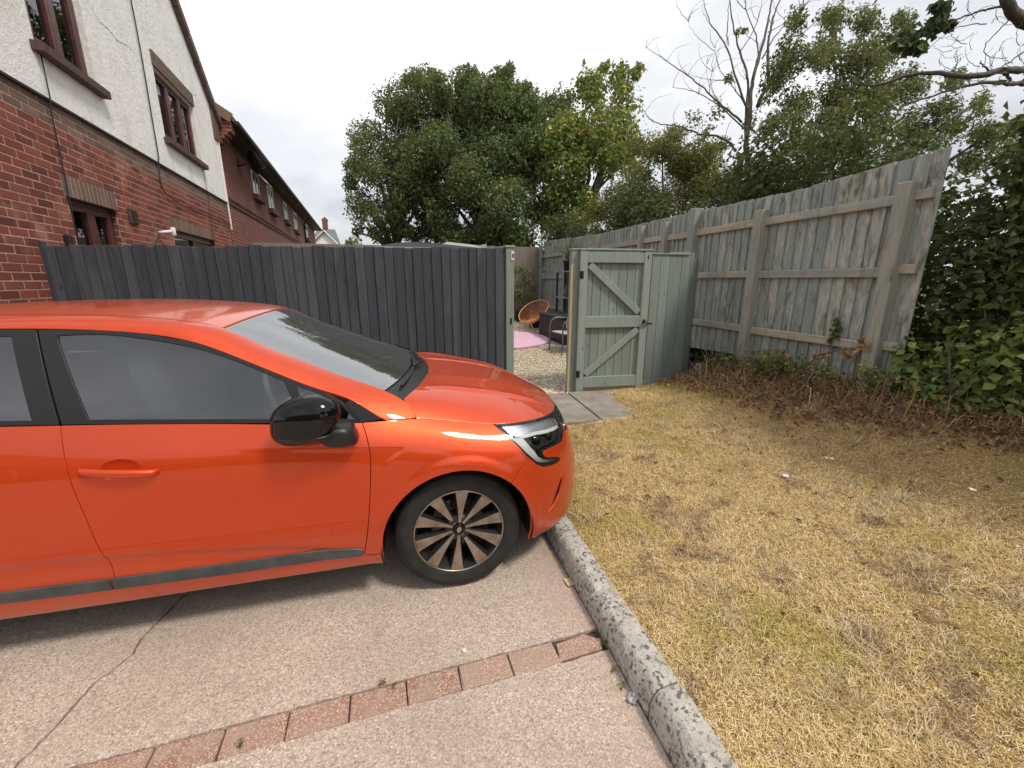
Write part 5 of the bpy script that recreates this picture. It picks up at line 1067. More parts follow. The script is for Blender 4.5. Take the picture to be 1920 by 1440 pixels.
# ring latch
q = MB(); q.tube([(gl - .045 + .030 * math.sin(a), yb - .035, .905 + .034 * math.cos(a) - .02) for a in np.linspace(0, 2 * math.pi, 25)], .0055, 8, False); q.lathe([(0, -.014), (.014, -.012), (.024, -.004), (.026, 0)], 20, 'Y'); k = 4 * 20; q.v = q.v[:-k] + [(x + gl - .045, y + yb - .023, z + .92) for x, y, z in q.v[-k:]]; q.build('ring_handle', M_IRON, gate, smooth=True)
MB().box((gl + .035, yb, .885), (.09, .012, .022), .002).build('latch_bar', M_IRON, gate); MB().box((gl - .05, yb - .026, GH_ - .075), (.012, .006, .05), .002).build('pull_plate', M_IRON, gate)
for z in (.25, 1.5): MB().box((.02, yb - .026, z), (.05, .006, .09), .002).build('hinge', M_IRON, gate)
# hinge post with raw edge batten
hp = thing('gate_post', 'hinge post with raw pale wood batten behind the open green gate', 'post', (2.315, 4.92, 0), gr); MB().box((0, 0, .93), (.10, .10, 1.86), .005).build('post_shaft', M_GRNDK, hp); MB().box((0, 0, 1.868), (.12, .12, .02), .006).build('post_cap', M_GRNWOOD, hp); MB().box((-.048, -.058, .86), (.03, .018, 1.66), .003).build('batten', M_RAWWOOD, hp)
# ---- infill panel behind the gate ----
I0 = Vector((2.40, 4.965, .03)); I1 = Vector((4.02, 4.905, .03)); idv = (I1 - I0).normalized(); il = (I1 - I0).length
inf = thing('infill_fence', 'sage green board panel between the open gate and the tall weathered fence', 'fence', tuple(I0), math.atan2(idv.y, idv.x))
ws = [.14] * 9 + [.15, .20, .15]; ws = [k * il / sum(ws) for k in ws]; x = 0
for i, w_ in enumerate(ws):
    hgt = 1.775 if i < 11 else 1.78
    link('board', MB().box((0, 0, hgt / 2), (w_ - .004, .02, hgt), .003).me('board'), M_GRNDK if i % 3 else M_GRNWOOD, inf, (x + w_ / 2, -.01 + random.uniform(-.0015, .0015), .02 if i < 10 else .06)); x += w_
MB().box((il / 2 - .03, -.012, 1.808), (il - .02, .05, .016), .003).build('fence_cap', M_GRNWOOD, inf); MB().box((il * .5, .025, .3), (il, .04, .08), .003).build('rail', M_GRNDK, inf); MB().box((il * .5, .025, 1.4), (il, .04, .08), .003).build('rail', M_GRNDK, inf)
MB().box((il * .72, -.012, .06), (il * .3, .03, .10), .003).build('gravel_board', M_GRNDK, inf)
rb_ = math.radians(34)
for i in range(3):
    hgt = 1.77 - .10 * (i > 0); link('board', MB().box((0, 0, hgt / 2), (.105, .02, hgt), .003).me('board'), M_GRNDK, inf, (il + .05 + .10 * i * math.cos(rb_), .02 + .10 * i * math.sin(rb_), .06 + .02 * i), (0, 0, rb_))
# ---- tall weathered fence on the right ----
FA = math.radians(2.1)
def fx(y): return 4.4 + math.tan(FA) * (y - 4.0)
tf = thing('weathered_fence', 'tall weathered grey blue board fence with heavy posts along the hedge bank', 'fence', (fx(0), 0, 0), -FA)
# local Y runs along the fence; boards behind (+X) the posts
def fy_(y): return y / math.cos(FA)
bvar = []
y = 2.46; k = 0; cells = [2.66, 4.16, 5.36, 6.05, 6.75, 8.45, 10.3, 12.25]
bm_near = []
def fboard(w_, h_): 
    m = MB().box((0, 0, h_ / 2), (.017, w_, h_), .002); m.v = [(x + .006 * (yy / w_), yy, z + (random.uniform(-.004, .004) if z > h_ * .5 else 0)) for x, yy, z in m.v]; return m.me('board')
cache = {}
while y < 12.2:
    w_ = random.choice([.118, .128, .138]) if y < 5.4 else .115
    top = np.interp(y, [2.4, 3.7, 5.5, 8.4, 12.2], [2.52, 2.45, 2.48, 2.47, 2.62]); bot = np.interp(y, [2.4, 3.3, 3.9, 4.2, 5.3, 5.5, 12], [.50, .50, .52, .55, .50, .08, .28])
    hh = round(float(top - bot), 2); key = (w_, hh)
    if key not in cache: cache[key] = fboard(w_ + .018, hh)
    o = link('board', cache[key], M_OLDBLUE, tf, (.022, fy_(y + w_ / 2), float(bot)), (random.uniform(-.004, .004), 0, math.radians(-6.5) + random.uniform(-.012, .012))); y += w_
for j, (a, b_) in enumerate(zip(cells, cells[1:])):
    for zi, z in enumerate((2.17, 1.575, .905)):
        if j >= 4 and zi == 2: z = .75
        L = b_ - a - .10; link('rail', MB().box((0, 0, 0), (.045, L, .085), .006).me('rail'), M_OLDRAIL, tf, (-.012, fy_((a + b_) / 2), z + random.uniform(-.012, .012)), (random.uniform(-.006, .006), random.uniform(-.1, .1), 0))
for z in (2.17, 1.575, .905): link('rail', MB().box((0, 0, 0), (.042, .12, .08), .005).me('rail'), M_OLDRAIL, tf, (-.012, fy_(2.545), z + .02))
for j, y in enumerate(cells):
    tp = [2.30, 2.30, 2.50, 2.40, 2.42, 2.44, 2.45, 2.5][j]; wd = .115 if j < 3 else .10; bz = [.30, .25, .05, .05, .05, .1, .15, .2][j]
    m = MB().box((0, 0, (tp - bz) / 2), (wd, wd, tp - bz), .007); m.v = [(x + random.uniform(-.003, .003), yy + random.uniform(-.003, .003), z) for x, yy, z in m.v]; link('post', m.me('post'), M_OLDRAILZ, tf, (-.045, fy_(y), bz), (0, 0, random.uniform(-.03, .03)))
# boards carried past the last post
# ---- brown fence across the back of the garden ----
bf = thing('back_fence', 'brown grey close board fence across the far end of the gravel garden', 'fence', (-3.0, 12.35, 0))
bmv = [board_mesh(.125, 2.16 + .006 * i, .016, .006) for i in range(3)]
for i in range(70):
    xx = .11 * i + .05
    if xx > 4.0 and xx < 7.75: link('board', bmv[i % 3], M_BACKF, bf, (xx, 0, .30 + random.uniform(-.006, .006)), (0, 0, math.radians(3)))
q = MB()
for i in range(37): q.box((.11 * i + .05, 0, 1.36), (.118, .016, 2.12))
tag(q.build('board_run', M_BACKF, bf), kind='stuff'); MB().box((3.85, -.03, .35), (7.7, .04, .20), .003).build('gravel_board', M_BACKF, bf)
# ================= GARDEN THINGS =================
M_ORNG = plain('orange_cord', (.55, .20, .07), .6); M_ORFR = plain('orange_frame', (.60, .30, .14), .5); M_POT = plain('black_pot', (.012, .012, .013), .5); M_GREYM = plain('grey_tube', (.16, .17, .18), .4, Metallic=.5)
g = NB('black_rattan', rough=.6); w = g.coord('Object'); c = g.n('TexBrick'); g.put(c.inputs['Vector'], g.coord('Object', (1, 1, 1))); g.set('Base Color', g.ramp(g.noise(g.coord('Object', (60, 60, 6)), 1, 4), [(.3, (.012, .012, .013)), (.7, (.045, .044, .046))])); g.bump(g.noise(g.coord('Object', (70, 70, 5)), 1, 3), .8, .01); M_RATTAN = g.m
# string chair: tilted hoop, cords to a lower ring, hairpin legs
cy = 9.95; cz = float(gravelz(cy)); ch = thing('string_chair', 'orange round string chair on thin legs beside the black rattan box', 'chair', (3.60, cy, cz), math.radians(38))
hoop = lambda a: Vector((.02 + .40 * math.cos(a), .36 * math.sin(a) * 1.0, .52 + .255 * math.cos(a) + .02 * math.sin(a) ** 2))
MB().tube([hoop(a) for a in np.linspace(0, 2 * math.pi, 49)], .013, 8, False).build('hoop', M_ORFR, ch, smooth=True)
q = MB(); c0 = Vector((.05, 0, .30))
for a in np.linspace(0, 2 * math.pi, 60, endpoint=False):
    h_ = hoop(a); mid = (h_ + c0) / 2 + Vector((.05, 0, -.09)); inn = c0 + Vector((.09 * math.cos(a), .09 * math.sin(a), .01)); q.tube([h_, mid * .75 + (h_ * .5 + inn * .5) * .25, inn], .0042, 4, False)
q.build('cords', M_ORNG, ch)
MB().tube([c0 + Vector((.09 * math.cos(a), .09 * math.sin(a), .01)) for a in np.linspace(0, 2 * math.pi, 21)], .008, 6, False).build('inner_ring', M_ORFR, ch, smooth=True)
for tp, ft in (((-.36, .08, .30), (-.42, .16, 0)), ((-.34, -.1, .30), (-.30, -.28, 0)), ((.25, .2, .50), (.32, .26, 0)), ((.25, -.2, .50), (.32, -.26, 0))): MB().tube([tp, ft], .010, 6).build('leg', M_ORFR, ch, smooth=True)
MB().tube([(-.38, .12, .29), (.05, .05, .27), (.30, -.1, .29)], .009, 6).build('seat_bar', M_ORFR, ch, smooth=True)
# pots
def pot(name, label, x, y, r, h, z0=None):
    z = float(gravelz(y)) if z0 is None else z0; o = thing(name, label, 'plant pot', (x, y, z)); MB().lathe([(0, 0), (r * .75, 0), (r, h), (r * 1.06, h), (r * 1.06, h * .9), (r * .98, h * .9)] + [(r * .95, h * .97), (r * .9, h * .85), (0, h * .85)], 24, 'Z').build('pot_body', M_POT, o, smooth=True); return o
pot('plant_pot', 'empty black plastic pot standing behind the orange string chair', 3.88, 10.62, .16, .30)
# rattan box
bx = thing('storage_box', 'black rattan storage box on gravel beside the weathered fence', 'storage box', (3.95, 8.75, float(gravelz(8.75)) - .02), math.radians(-2)); MB().box((0, 0, .27), (.74, 1.55, .54), .012).build('box_body', M_RATTAN, bx); MB().box((0, 0, .565), (.78, 1.59, .04), .012).build('lid', plain('dark_lid', (.035, .036, .04), .5), bx)
# grey tube armchair with a cushion
ac = thing('metal_armchair', 'grey tubular metal armchair on gravel partly behind the green gate', 'chair', (3.42, 7.38, float(gravelz(7.4))), math.radians(4))
for s, nm in ((-1, 'arm_frame'), (1, 'arm_frame')):
    yy = .27 * s; MB().tube(smoothpoly([(-.30, yy, 0), (-.285, yy, .40), (-.265, yy, .58), (-.19, yy, .64), (-.05, yy, .645), (.22, yy, .63)], 5), .016, 8).build(nm, M_GREYM, ac, smooth=True); MB().tube([(.22, yy, .95), (.24, yy, .63), (.30, yy, 0)], .016, 8).build('back_leg', M_GREYM, ac, smooth=True)
MB().box((0, 0, .385), (.52, .50, .025), .008).build('seat', plain('sling_seat', (.45, .45, .44), .7), ac); MB().box((.24, 0, .68), (.025, .50, .50), .008).build('backrest', M_GREYM, ac)
g = NB('buff_cushion', rough=.9); w = g.coord('Object'); g.set('Base Color', g.ramp(g.noise(w, 22, 4), [(.35, (.30, .20, .11)), (.5, (.62, .50, .36)), (.65, (.70, .62, .50))])); cu = thing('cushion', 'patterned buff cushion leaning on the grey armchair seat', 'cushion', (3.42, 7.38, float(gravelz(7.4)) + .40), math.radians(4))
V, F = blob((0, 0, 0), (.06, .22, .25), .55, .5, 24, 14); m = Matrix.Translation((.10, 0, .25)) @ Matrix.Rotation(math.radians(14), 4, 'Y'); MB().add([tuple(m @ Vector(p)) for p in V], F).build('cover', g.m, cu, smooth=True)
# pink rug
g = NB('pink_rug', rough=.95); w = g.coord('Object'); rr = g.voro(w, 9); g.set('Base Color', g.mix(g.ramp(rr, [(.25, 1), (.4, 0)]), (.68, .42, .54), (.74, .54, .63))); q = MB(); n = 56
q.add([(1.15 * math.cos(2 * math.pi * i / n), 1.15 * math.sin(2 * math.pi * i / n), z + .04 * math.sin(2 * math.pi * i / n)) for z in (.0, .022) for i in range(n)], [tuple(range(n, 2 * n))] + [(i, (i + 1) % n, (i + 1) % n + n, i + n) for i in range(n)])
o = q.build('round_rug', g.m, None, loc=(2.42, 9.0, float(gravelz(9.0)) + .018)); tag(o, 'round pink outdoor rug lying on the pale gravel', 'rug')
# shelf unit with spiky plant behind the gate
sh_ = thing('shelf_unit', 'dark timber shelf rack against the weathered fence behind the gate', 'shelf', (4.40, 9.75, float(gravelz(9.75))), 0)
for xx, yy in ((-.16, -.42), (.16, -.42), (-.16, .42), (.16, .42)): MB().box((xx * .7, yy * .8, .75), (.05, .05, 1.50), .003).build('upright', M_DKWOOD, sh_)
for z in (.45, .86, 1.48): MB().box((0, 0, z), (.28, .76, .03), .003).build('shelf_board', M_GRNDK, sh_)
pp = pot('plant_pot', 'green spiky leaved plant in a dark pot on top of the shelf rack', 4.38, 9.62, .14, .24, float(gravelz(9.75)) + 1.496)
g = NB('spiky_leaf', rough=.5); g.set('Base Color', g.ramp(g.island(), [(0, (.06, .12, .03)), (.5, (.13, .20, .06)), (1, (.32, .36, .16))])); M_SPIKE = g.m
n = 90; az = RNG.random(n) * 6.28; q = MB()
for a in az:
    L = random.uniform(.45, .85); e = random.uniform(.5, 1.3); pts = [Vector((0, 0, .24))]
    for k in range(1, 6): t = k / 5; pts.append(Vector((math.cos(a) * L * t * (.35 + .5 * t), math.sin(a) * L * t * (.35 + .5 * t), .24 + L * t * e * (1 - .62 * t * (1.6 - e)))))
    sd_ = Vector((-math.sin(a), math.cos(a), 0)); V = []
    for k, p in enumerate(pts): wv = .011 * (1 - k / 5.4); V += [p - sd_ * wv, p + sd_ * wv]
    q.add(V, [(2 * k, 2 * k + 1, 2 * k + 3, 2 * k + 2) for k in range(5)])
q.build('leaves', M_SPIKE, pp)
v_ = thing('vase', 'small brown patterned vase on the middle shelf of the rack', 'vase', (4.36, 9.60, float(gravelz(9.75)) + .876)); MB().lathe([(0, 0), (.05, 0), (.085, .08), (.09, .15), (.05, .24), (.045, .28), (.06, .30)], 20, 'Z').build('body', plain('vase_glaze', (.20, .12, .06), .35), v_, smooth=True)
# gazebo / shed tops beyond the charcoal fence
M_SHED = plain('dark_felt', (.03, .031, .034), .8); M_CANV = plain('pale_canvas', (.36, .35, .33), .9)
p = at(790, 460, 9.5); gz_ = thing('garden_shed', 'low dark felt shed roof just showing above the charcoal fence', 'shed', (p.x, p.y, 0)); q = MB(); zz = at(790, 461.5, 9.5).z; q.add([(-.95, -.6, zz - .06), (1.35, -.6, zz - .06), (1.35, .9, zz - .05), (-.95, .9, zz - .05), (-.55, .2, at(790, 455, 9.5).z), (.0, .2, at(790, 452, 9.5).z), (.35, .2, zz - .02)], [(0, 1, 6, 5, 4), (1, 2, 6), (2, 3, 4, 5, 6), (3, 0, 4)]); q.build('roof', M_SHED, gz_); MB().box((.2, -.62, zz - .085), (2.4, .03, .035), .003).build('fascia', M_CANV, gz_); MB().box((.2, .15, (zz - .1) / 2), (2.2, 1.4, zz - .1)).build('shed_wall', M_DKWOOD, gz_)
p = at(880, 460, 11.5); cn = thing('canopy', 'pale canvas garden canopy tops behind the charcoal fence', 'canopy', (p.x, p.y, 0)); a_ = lambda px, py, dd=0: (lambda v: (v.x - p.x, v.y - p.y, v.z))(at(px, py, 11.5 + dd)); q = MB(); V = [a_(824, 459), a_(838, 453.2, .5), a_(893, 461.5, .3), a_(912, 457, .1), a_(913, 468), a_(824, 468), a_(845, 456, 1.5), a_(905, 461, 1.5)]; q.add(V, [(0, 1, 2, 4, 5), (2, 3, 4), (1, 6, 7, 2), (2, 7, 3)]); q.build('canvas', M_CANV, cn)
for px in (828, 908):
    b_ = a_(px, 464); MB().tube([(b_[0], b_[1], b_[2] - .02), (b_[0], b_[1], .3)], .03, 6).build('pole', M_GREYM, cn)
# teal round tub lid hung on the back fence
q = MB().lathe([(0, .012), (.13, .012), (.15, .0), (.15, -.02), (.13, -.02), (.13, 0), (0, 0)], 28, 'Y'); o = q.build('hose_reel', plain('teal_plastic', (.10, .36, .36), .4), None, smooth=True, loc=(3.62, 12.28, 1.02), rot=(0, 0, 0)); tag(o, 'teal round reel hanging on the back fence beside the pale green post', 'hose reel')
# ---- scraps of litter ----
M_PAPER = plain('white_paper', (.75, .76, .76), .7); M_FOIL = plain('crumpled_foil', (.62, .64, .66), .35, Metallic=.6); M_TAN = plain('tan_card', (.55, .46, .30), .85)
def scrap(name, label, cat, px, py, z, s, mat, grp=None, crum=.3, flat=False):
    r = ray(px, py); t = (z - CAM_H) / r.z; x, y = r.x * t, r.y * t; z = float(lawnz(x, y)) + .012 if (not flat) else z
    if not flat: t = (z - CAM_H) / r.z; x, y = r.x * t, r.y * t
    n = 4; V = []; F = []
    for i in range(n + 1):
        for j in range(n + 1): V.append(((i / n - .5) * s * random.uniform(.8, 1.1), (j / n - .5) * s * .7 * random.uniform(.8, 1.1), .002 + abs(random.gauss(0, 1)) * s * crum * .3))
    for i in range(n):
        for j in range(n): F.append((i * 5 + j, (i + 1) * 5 + j, (i + 1) * 5 + j + 1, i * 5 + j + 1))
    o = MB().add(V, F).build(name, mat, None, loc=(x, y, z), rot=(0, 0, random.uniform(0, 3))); tag(o, label, cat, grp); return o
scrap('paper_scrap', 'small white paper square lying on the concrete drive near the brick strip', 'litter', 871, 1220, .004, .022, M_PAPER, None, .05, True)
scrap('foil_wrapper', 'crumpled silver foil wrapper on the drive against the kerb', 'litter', 1187, 1311, .004, .048, M_FOIL, None, .5, True)
scrap('card_scrap', 'tan scrap of card on the drive at the foot of the kerb', 'litter', 1067, 1092, .004, .055, M_TAN, None, .12, True)
for px, py, s, lb in ((1295, 722, .045, 'white oval scrap lying below the infill panel at the bank foot'), (1556, 860, .05, 'long white scrap on the lawn below the weathered fence'), (1473, 893, .05, 'thin white strip of litter on the open dry lawn'), (1822, 918, .035, 'pale chip among brown leaves under the bramble bush')):
    scrap('litter_scrap', lb, 'litter', px, py, .12, s, M_PAPER, 'pale scraps scattered over the dry lawn', .3)
# small stone block by the fence foot
q = MB().box((0, 0, .05), (.26, .14, .11), .015); q.v = [(x + random.uniform(-.01, .01), y + random.uniform(-.01, .01), z + random.uniform(-.008, .008)) for x, y, z in q.v]; o = q.build('stone_block', M_PATH, None, loc=(4.22, 4.72, .235), rot=(.1, .35, .7)); tag(o, 'grey stone block on the bank at the foot of the weathered fence', 'stone')
# ================= TREES, HEDGE, SCRUB =================
def leafmat(name, stops, trans=.42, rough=.45):
    g = NB(name, rough=rough); w = g.world(); c = g.ramp(g.math('ADD', g.island(), g.math('MULTIPLY', g.math('SUBTRACT', g.noise(w, 1.3, 3, .6), .5), .9), clamp=True), stops); c = g.mix(g.ramp(g.noise(w, .8, 4, .6), [(.45, 0), (.7, .45)]), c, g.mix(.5, c, (.22, .20, .05)))
    g.set('Base Color', c); g.set('Specular IOR Level', .35)
    tr = g.n('BsdfTranslucent'); g.put(tr.inputs[0], g.mix(.45, c, (.28, .31, .07), 'MIX')); mx = g.n('MixShader'); mx.inputs[0].default_value = trans
    g.nt.links.new(g.b.outputs[0], mx.inputs[1]); g.nt.links.new(tr.outputs[0], mx.inputs[2]); g.nt.links.new(mx.outputs[0], g.out.inputs[0]); return g.m
M_OAK = leafmat('oak_leaf', [(0, (0.059, 0.094, 0.043)), (.35, (0.105, 0.157, 0.065)), (.7, (0.173, 0.226, 0.090)), (1, (0.289, 0.320, 0.135))])
M_BAY = leafmat('dense_leaf', [(0, (0.059, 0.100, 0.054)), (.4, (0.111, 0.172, 0.076)), (.75, (0.198, 0.259, 0.102)), (1, (0.342, 0.379, 0.150))])
M_MAPLE = leafmat('yellowing_leaf', [(0, (0.083, 0.138, 0.046)), (.45, (0.163, 0.244, 0.073)), (.8, (0.328, 0.383, 0.103)), (.93, (0.607, 0.509, 0.116)), (1, (0.982, 0.762, 0.155))])
M_HAW = leafmat('hawthorn_leaf', [(0, (0.081, 0.103, 0.041)), (.4, (0.171, 0.198, 0.069)), (.75, (0.295, 0.302, 0.108)), (1, (0.570, 0.441, 0.162))])
M_ASH = leafmat('hedge_tree_leaf', [(0, (0.067, 0.101, 0.043)), (.4, (0.132, 0.168, 0.076)), (.8, (0.241, 0.264, 0.120)), (1, (0.408, 0.360, 0.162))])
M_HEDGE = leafmat('hedge_leaf', [(0, (0.028, 0.049, 0.021)), (.4, (0.053, 0.088, 0.030)), (.8, (0.097, 0.136, 0.044)), (1, (0.193, 0.176, 0.060))], .25)
M_BRAM = leafmat('bramble_leaf', [(0, (0.080, 0.131, 0.043)), (.35, (0.173, 0.250, 0.070)), (.75, (0.317, 0.402, 0.108)), (1, (0.581, 0.592, 0.189))], .35)
M_DKMAPLE = leafmat('dark_maple_leaf', [(0, (0.036, 0.065, 0.030)), (.6, (0.068, 0.110, 0.049)), (1, (0.123, 0.173, 0.074))], .25)
M_DEAD = leafmat('dead_leaf', [(0, (.12, .055, .03)), (.4, (.26, .135, .07)), (.75, (.42, .26, .14)), (1, (.60, .44, .26))], .2, .8)
g = NB('bark', rough=.9); w = g.world(); g.set('Base Color', g.ramp(g.noise(g.world((1, 1, .3)), 22, 6, .7), [(.3, (.055, .045, .036)), (.55, (.13, .108, .088)), (.75, (.22, .195, .165))])); g.bump(g.noise(g.world((1, 1, .25)), 30, 5), .8, .02); M_BARK = g.m
g = NB('pale_bark', rough=.9); w = g.world(); g.set('Base Color', g.ramp(g.noise(g.world((1, 1, .4)), 18, 6, .7), [(.3, (.06, .05, .042)), (.55, (.13, .11, .092)), (.75, (.22, .195, .165))])); M_BARK2 = g.m
def leaf_cloud(name, C_, R_, N_, size, mat, parent, shell=.55, aspect=.55, up=.5, flat=1.0, jit=.35, droop=0.0):
    """leaves spread through ellipsoidal clumps; each leaf is a folded pointed blade of four vertices"""
    C_ = np.asarray(C_, float); R_ = np.asarray(R_, float); N_ = np.asarray(N_, int); idx = np.repeat(np.arange(len(C_)), N_); n = len(idx)
    d = RNG.normal(size=(n, 3)); d /= np.linalg.norm(d, axis=1, keepdims=True); rr = shell + (1 - shell) * RNG.random(n) ** .6; rr = np.where(RNG.random(n) < .25, RNG.random(n) ** .5, rr); rr *= 1 + jit * 1.6 * RNG.random(n) ** 2 * (RNG.random(n) < .4)
    P = C_[idx] + d * rr[:, None] * (R_[idx][:, None] if R_.ndim == 1 else R_[idx]) * np.array([1, 1, flat])
    nrm = d * .7 + RNG.normal(size=(n, 3)) * .6 + np.array([0, 0, up]); nrm /= np.linalg.norm(nrm, axis=1, keepdims=True)
    ax = RNG.normal(size=(n, 3)) + d * .5 - np.array([0, 0, droop]); ax -= nrm * (ax * nrm).sum(1, keepdims=True); ax /= np.linalg.norm(ax, axis=1, keepdims=True); sd_ = np.cross(nrm, ax)
    L = size * (.6 + .8 * RNG.random(n)); W = L * aspect * (.8 + .4 * RNG.random(n)); up_ = nrm * (L * .16)[:, None]
    V = np.stack([P - ax * (L / 2)[:, None], P + sd_ * (W / 2)[:, None] + up_ - ax * (L * .06)[:, None], P + ax * (L / 2)[:, None] - up_ * .5, P - sd_ * (W / 2)[:, None] + up_ - ax * (L * .06)[:, None]], 1).reshape(-1, 3)
    F = (np.array([(0, 1, 2), (0, 2, 3)])[None] + 4 * np.arange(n)[:, None, None]).reshape(-1, 3)
    o = link(name, npmesh(name, V, F, False), mat, parent); return o
def limbs(q, base, tips, r0, wob=.08, rt=.012, n=7, sides=6):
    for tp in tips:
        b = Vector(base); t = Vector(tp); L = (t - b).length; pts = [b]
        for k in range(1, n): s = k / (n - 1); p = b.lerp(t, s); p.z += L * .10 * math.sin(math.pi * s) ; pts.append(p + Vector((random.gauss(0, 1), random.gauss(0, 1), random.gauss(0, 1))) * wob * L * .25 * math.sin(math.pi * min(s + .05, 1)))
        q.tube(pts, [r0 * (1 - k / (n - 1)) + rt for k in range(n)], sides, True)
def blobs_px(lst, d, dj, sc=1.0, sub=3):
    """(px, py, r_px) clumps -> 3D centres with a spread in depth, each split into smaller clumps"""
    Cc, Rr = [], []
    for px, py, rp in lst:
        for k in range(sub):
            a = random.random() * 6.28; q = rp * .62 * math.sqrt(random.random()); dd = d + random.uniform(-dj, dj) * (rp / 80) ** .5; p = at(px + q * math.cos(a), py + q * math.sin(a), dd); Cc.append(tuple(p)); Rr.append(rp * random.uniform(.42, .62) * dd / FPX * sc)
    return np.array(Cc), np.array(Rr)
def tree(name, label, blist, d, dj, mat, size, dens, base_px, trunk_r, group=None, sub=4, limbn=14, bark=None, aspect=.55, shell=.5, up=.5, ground=.0, tips=None, flat=1.0):
    Cc, Rr = blobs_px(blist, d, dj, 1.0, sub); b = at(*base_px, d); o = thing(name, label, 'tree', (b.x, b.y, ground), group=group); Cl = Cc - np.array([b.x, b.y, ground])
    N_ = np.maximum(30, (dens * Rr ** 2 / size ** 2)).astype(int)
    # upright shoots and stray sprigs break the outline of the clumps
    ns = int(len(Cl) * 1.6); pick = RNG.integers(0, len(Cl), ns); dv = RNG.normal(size=(ns, 3)); dv[:, 2] = np.abs(dv[:, 2]) * 1.3 - .25; dv /= np.linalg.norm(dv, axis=1, keepdims=True)
    Cs = Cl[pick] + dv * Rr[pick][:, None] * (.9 + .35 * RNG.random(ns))[:, None]; rs = Rr[pick] * (.10 + .16 * RNG.random(ns)); Rs = np.stack([rs, rs, rs * (1.2 + 1.8 * RNG.random(ns))], -1); Ns = np.maximum(6, dens * .7 * rs ** 2 * 1.8 / size ** 2).astype(int)
    leaf_cloud('crown', np.concatenate([Cl, Cs]), np.concatenate([np.repeat(Rr[:, None], 3, 1), Rs]), np.r_[N_, Ns], size, mat, o, shell, aspect, up, flat)
    q = MB(); top = Cl.mean(0); fork = Vector((top[0] * .3, top[1] * .3, max(1.2, top[2] * .42))); q.tube([(0, 0, -.1), (0.05, 0, fork.z * .5), tuple(fork)], [trunk_r * 1.25, trunk_r, trunk_r * .8], 10)
    sel = random.sample(range(len(Cl)), min(limbn, len(Cl))); limbs(q, fork, [Cl[i] for i in sel], trunk_r * .45); q.build('trunk', bark or M_BARK, o, smooth=True); return o
OAK = [(688, 262, 42), (735, 215, 48), (700, 320, 52), (668, 300, 30), (690, 385, 40), (765, 190, 45), (760, 290, 70), (735, 380, 45), (655, 345, 20), (790, 230, 60), (715, 425, 22), (775, 150, 22), (800, 150, 35), (790, 290, 60), (745, 425, 28), (770, 370, 50), (672, 430, 14), (700, 440, 16)]
DEN = [(830, 175, 40), (875, 170, 45), (925, 185, 45), (950, 140, 20), (948, 165, 28), (840, 250, 70), (920, 265, 80), (860, 340, 85), (945, 350, 85), (820, 395, 60), (890, 420, 60), (960, 430, 50), (1000, 240, 55), (985, 180, 35), (882, 140, 18), (1010, 400, 45), (820, 140, 15), (1000, 300, 60), (900, 210, 60), (960, 220, 50), (1045, 190, 40), (800, 330, 60), (800, 430, 35), (850, 450, 40), (920, 455, 40), (985, 450, 35), (775, 440, 25)]
MAP = [(1120, 175, 45), (1165, 155, 35), (1195, 135, 16), (1085, 240, 60), (1150, 235, 55), (1180, 260, 35), (1050, 300, 65), (1110, 320, 65), (1040, 370, 50), (1090, 385, 40), (1170, 300, 40), (1020, 300, 50), (1135, 130, 16), (1040, 425, 32), (1075, 420, 25)]
tree('oak_tree', 'dark green oak with airy crown left of the big dense tree beyond the garden', OAK, 17.5, 2.2, M_OAK, .12, 17, (745, 465), .22, 'trees beyond the back fence', 6, 26)
tree('evergreen_tree', 'tall dense dark evergreen tree in the middle beyond the back fence', DEN, 17.0, 2.0, M_BAY, .13, 30, (900, 465), .3, 'trees beyond the back fence', 5, 18)
tree('sycamore_tree', 'yellow green leaved tree between the dense evergreen and the weathered fence', MAP, 16.0, 1.8, M_MAPLE, .145, 20, (1070, 455), .2, 'trees beyond the back fence', 5, 18, None, .75)
tree('background_bush', 'small pale green distant bush right of the white cottage', [(668, 455, 16), (652, 460, 10), (640, 462, 8)], 30, 1.0, M_HAW, .2, 20, (665, 480), .05, None, 4, 4)
HAWB = [(1245, 275, 40), (1205, 320, 42), (1160, 370, 40), (1120, 405, 28), (1270, 330, 50), (1310, 300, 42), (1230, 385, 45), (1300, 380, 48), (1345, 330, 45), (1355, 390, 40), (1180, 415, 30), (1345, 280, 25), (1270, 250, 22), (1390, 350, 35), (1415, 385, 30), (1110, 440, 25), (1200, 270, 25)]
tree('hawthorn_bush', 'olive green hawthorn bush with ochre tips behind the weathered fence', HAWB, 10.2, .9, M_HAW, .058, 20, (1250, 440), .09, None, 6, 16, M_BARK, .6)
ASHB = [(1480, 120, 45), (1540, 90, 45), (1600, 120, 50), (1660, 90, 45), (1500, 200, 50), (1570, 190, 55), (1650, 180, 55), (1710, 160, 40), (1500, 280, 45), (1570, 270, 50), (1640, 260, 50), (1710, 230, 45), (1450, 240, 28), (1530, 340, 45), (1460, 330, 30), (1430, 370, 25), (1600, 320, 40), (1680, 290, 40), (1560, 40, 35), (1490, 40, 25), (1620, 40, 30), (1450, 160, 20), (1770, 210, 30), (1690, 40, 25), (1745, 260, 35), (1480, 370, 30), (1620, 360, 30), (1790, 150, 25), (1420, 320, 22), (1800, 250, 30), (1840, 200, 25), (1850, 265, 38), (1890, 300, 40), (1905, 240, 25), (1820, 310, 35)]
tree('hedgerow_tree', 'wind blown leafy hedgerow tree rising above the weathered fence', ASHB, 7.6, .8, M_ASH, .062, 15, (1570, 400), .055, None, 7, 14, M_BARK, .5, .3)
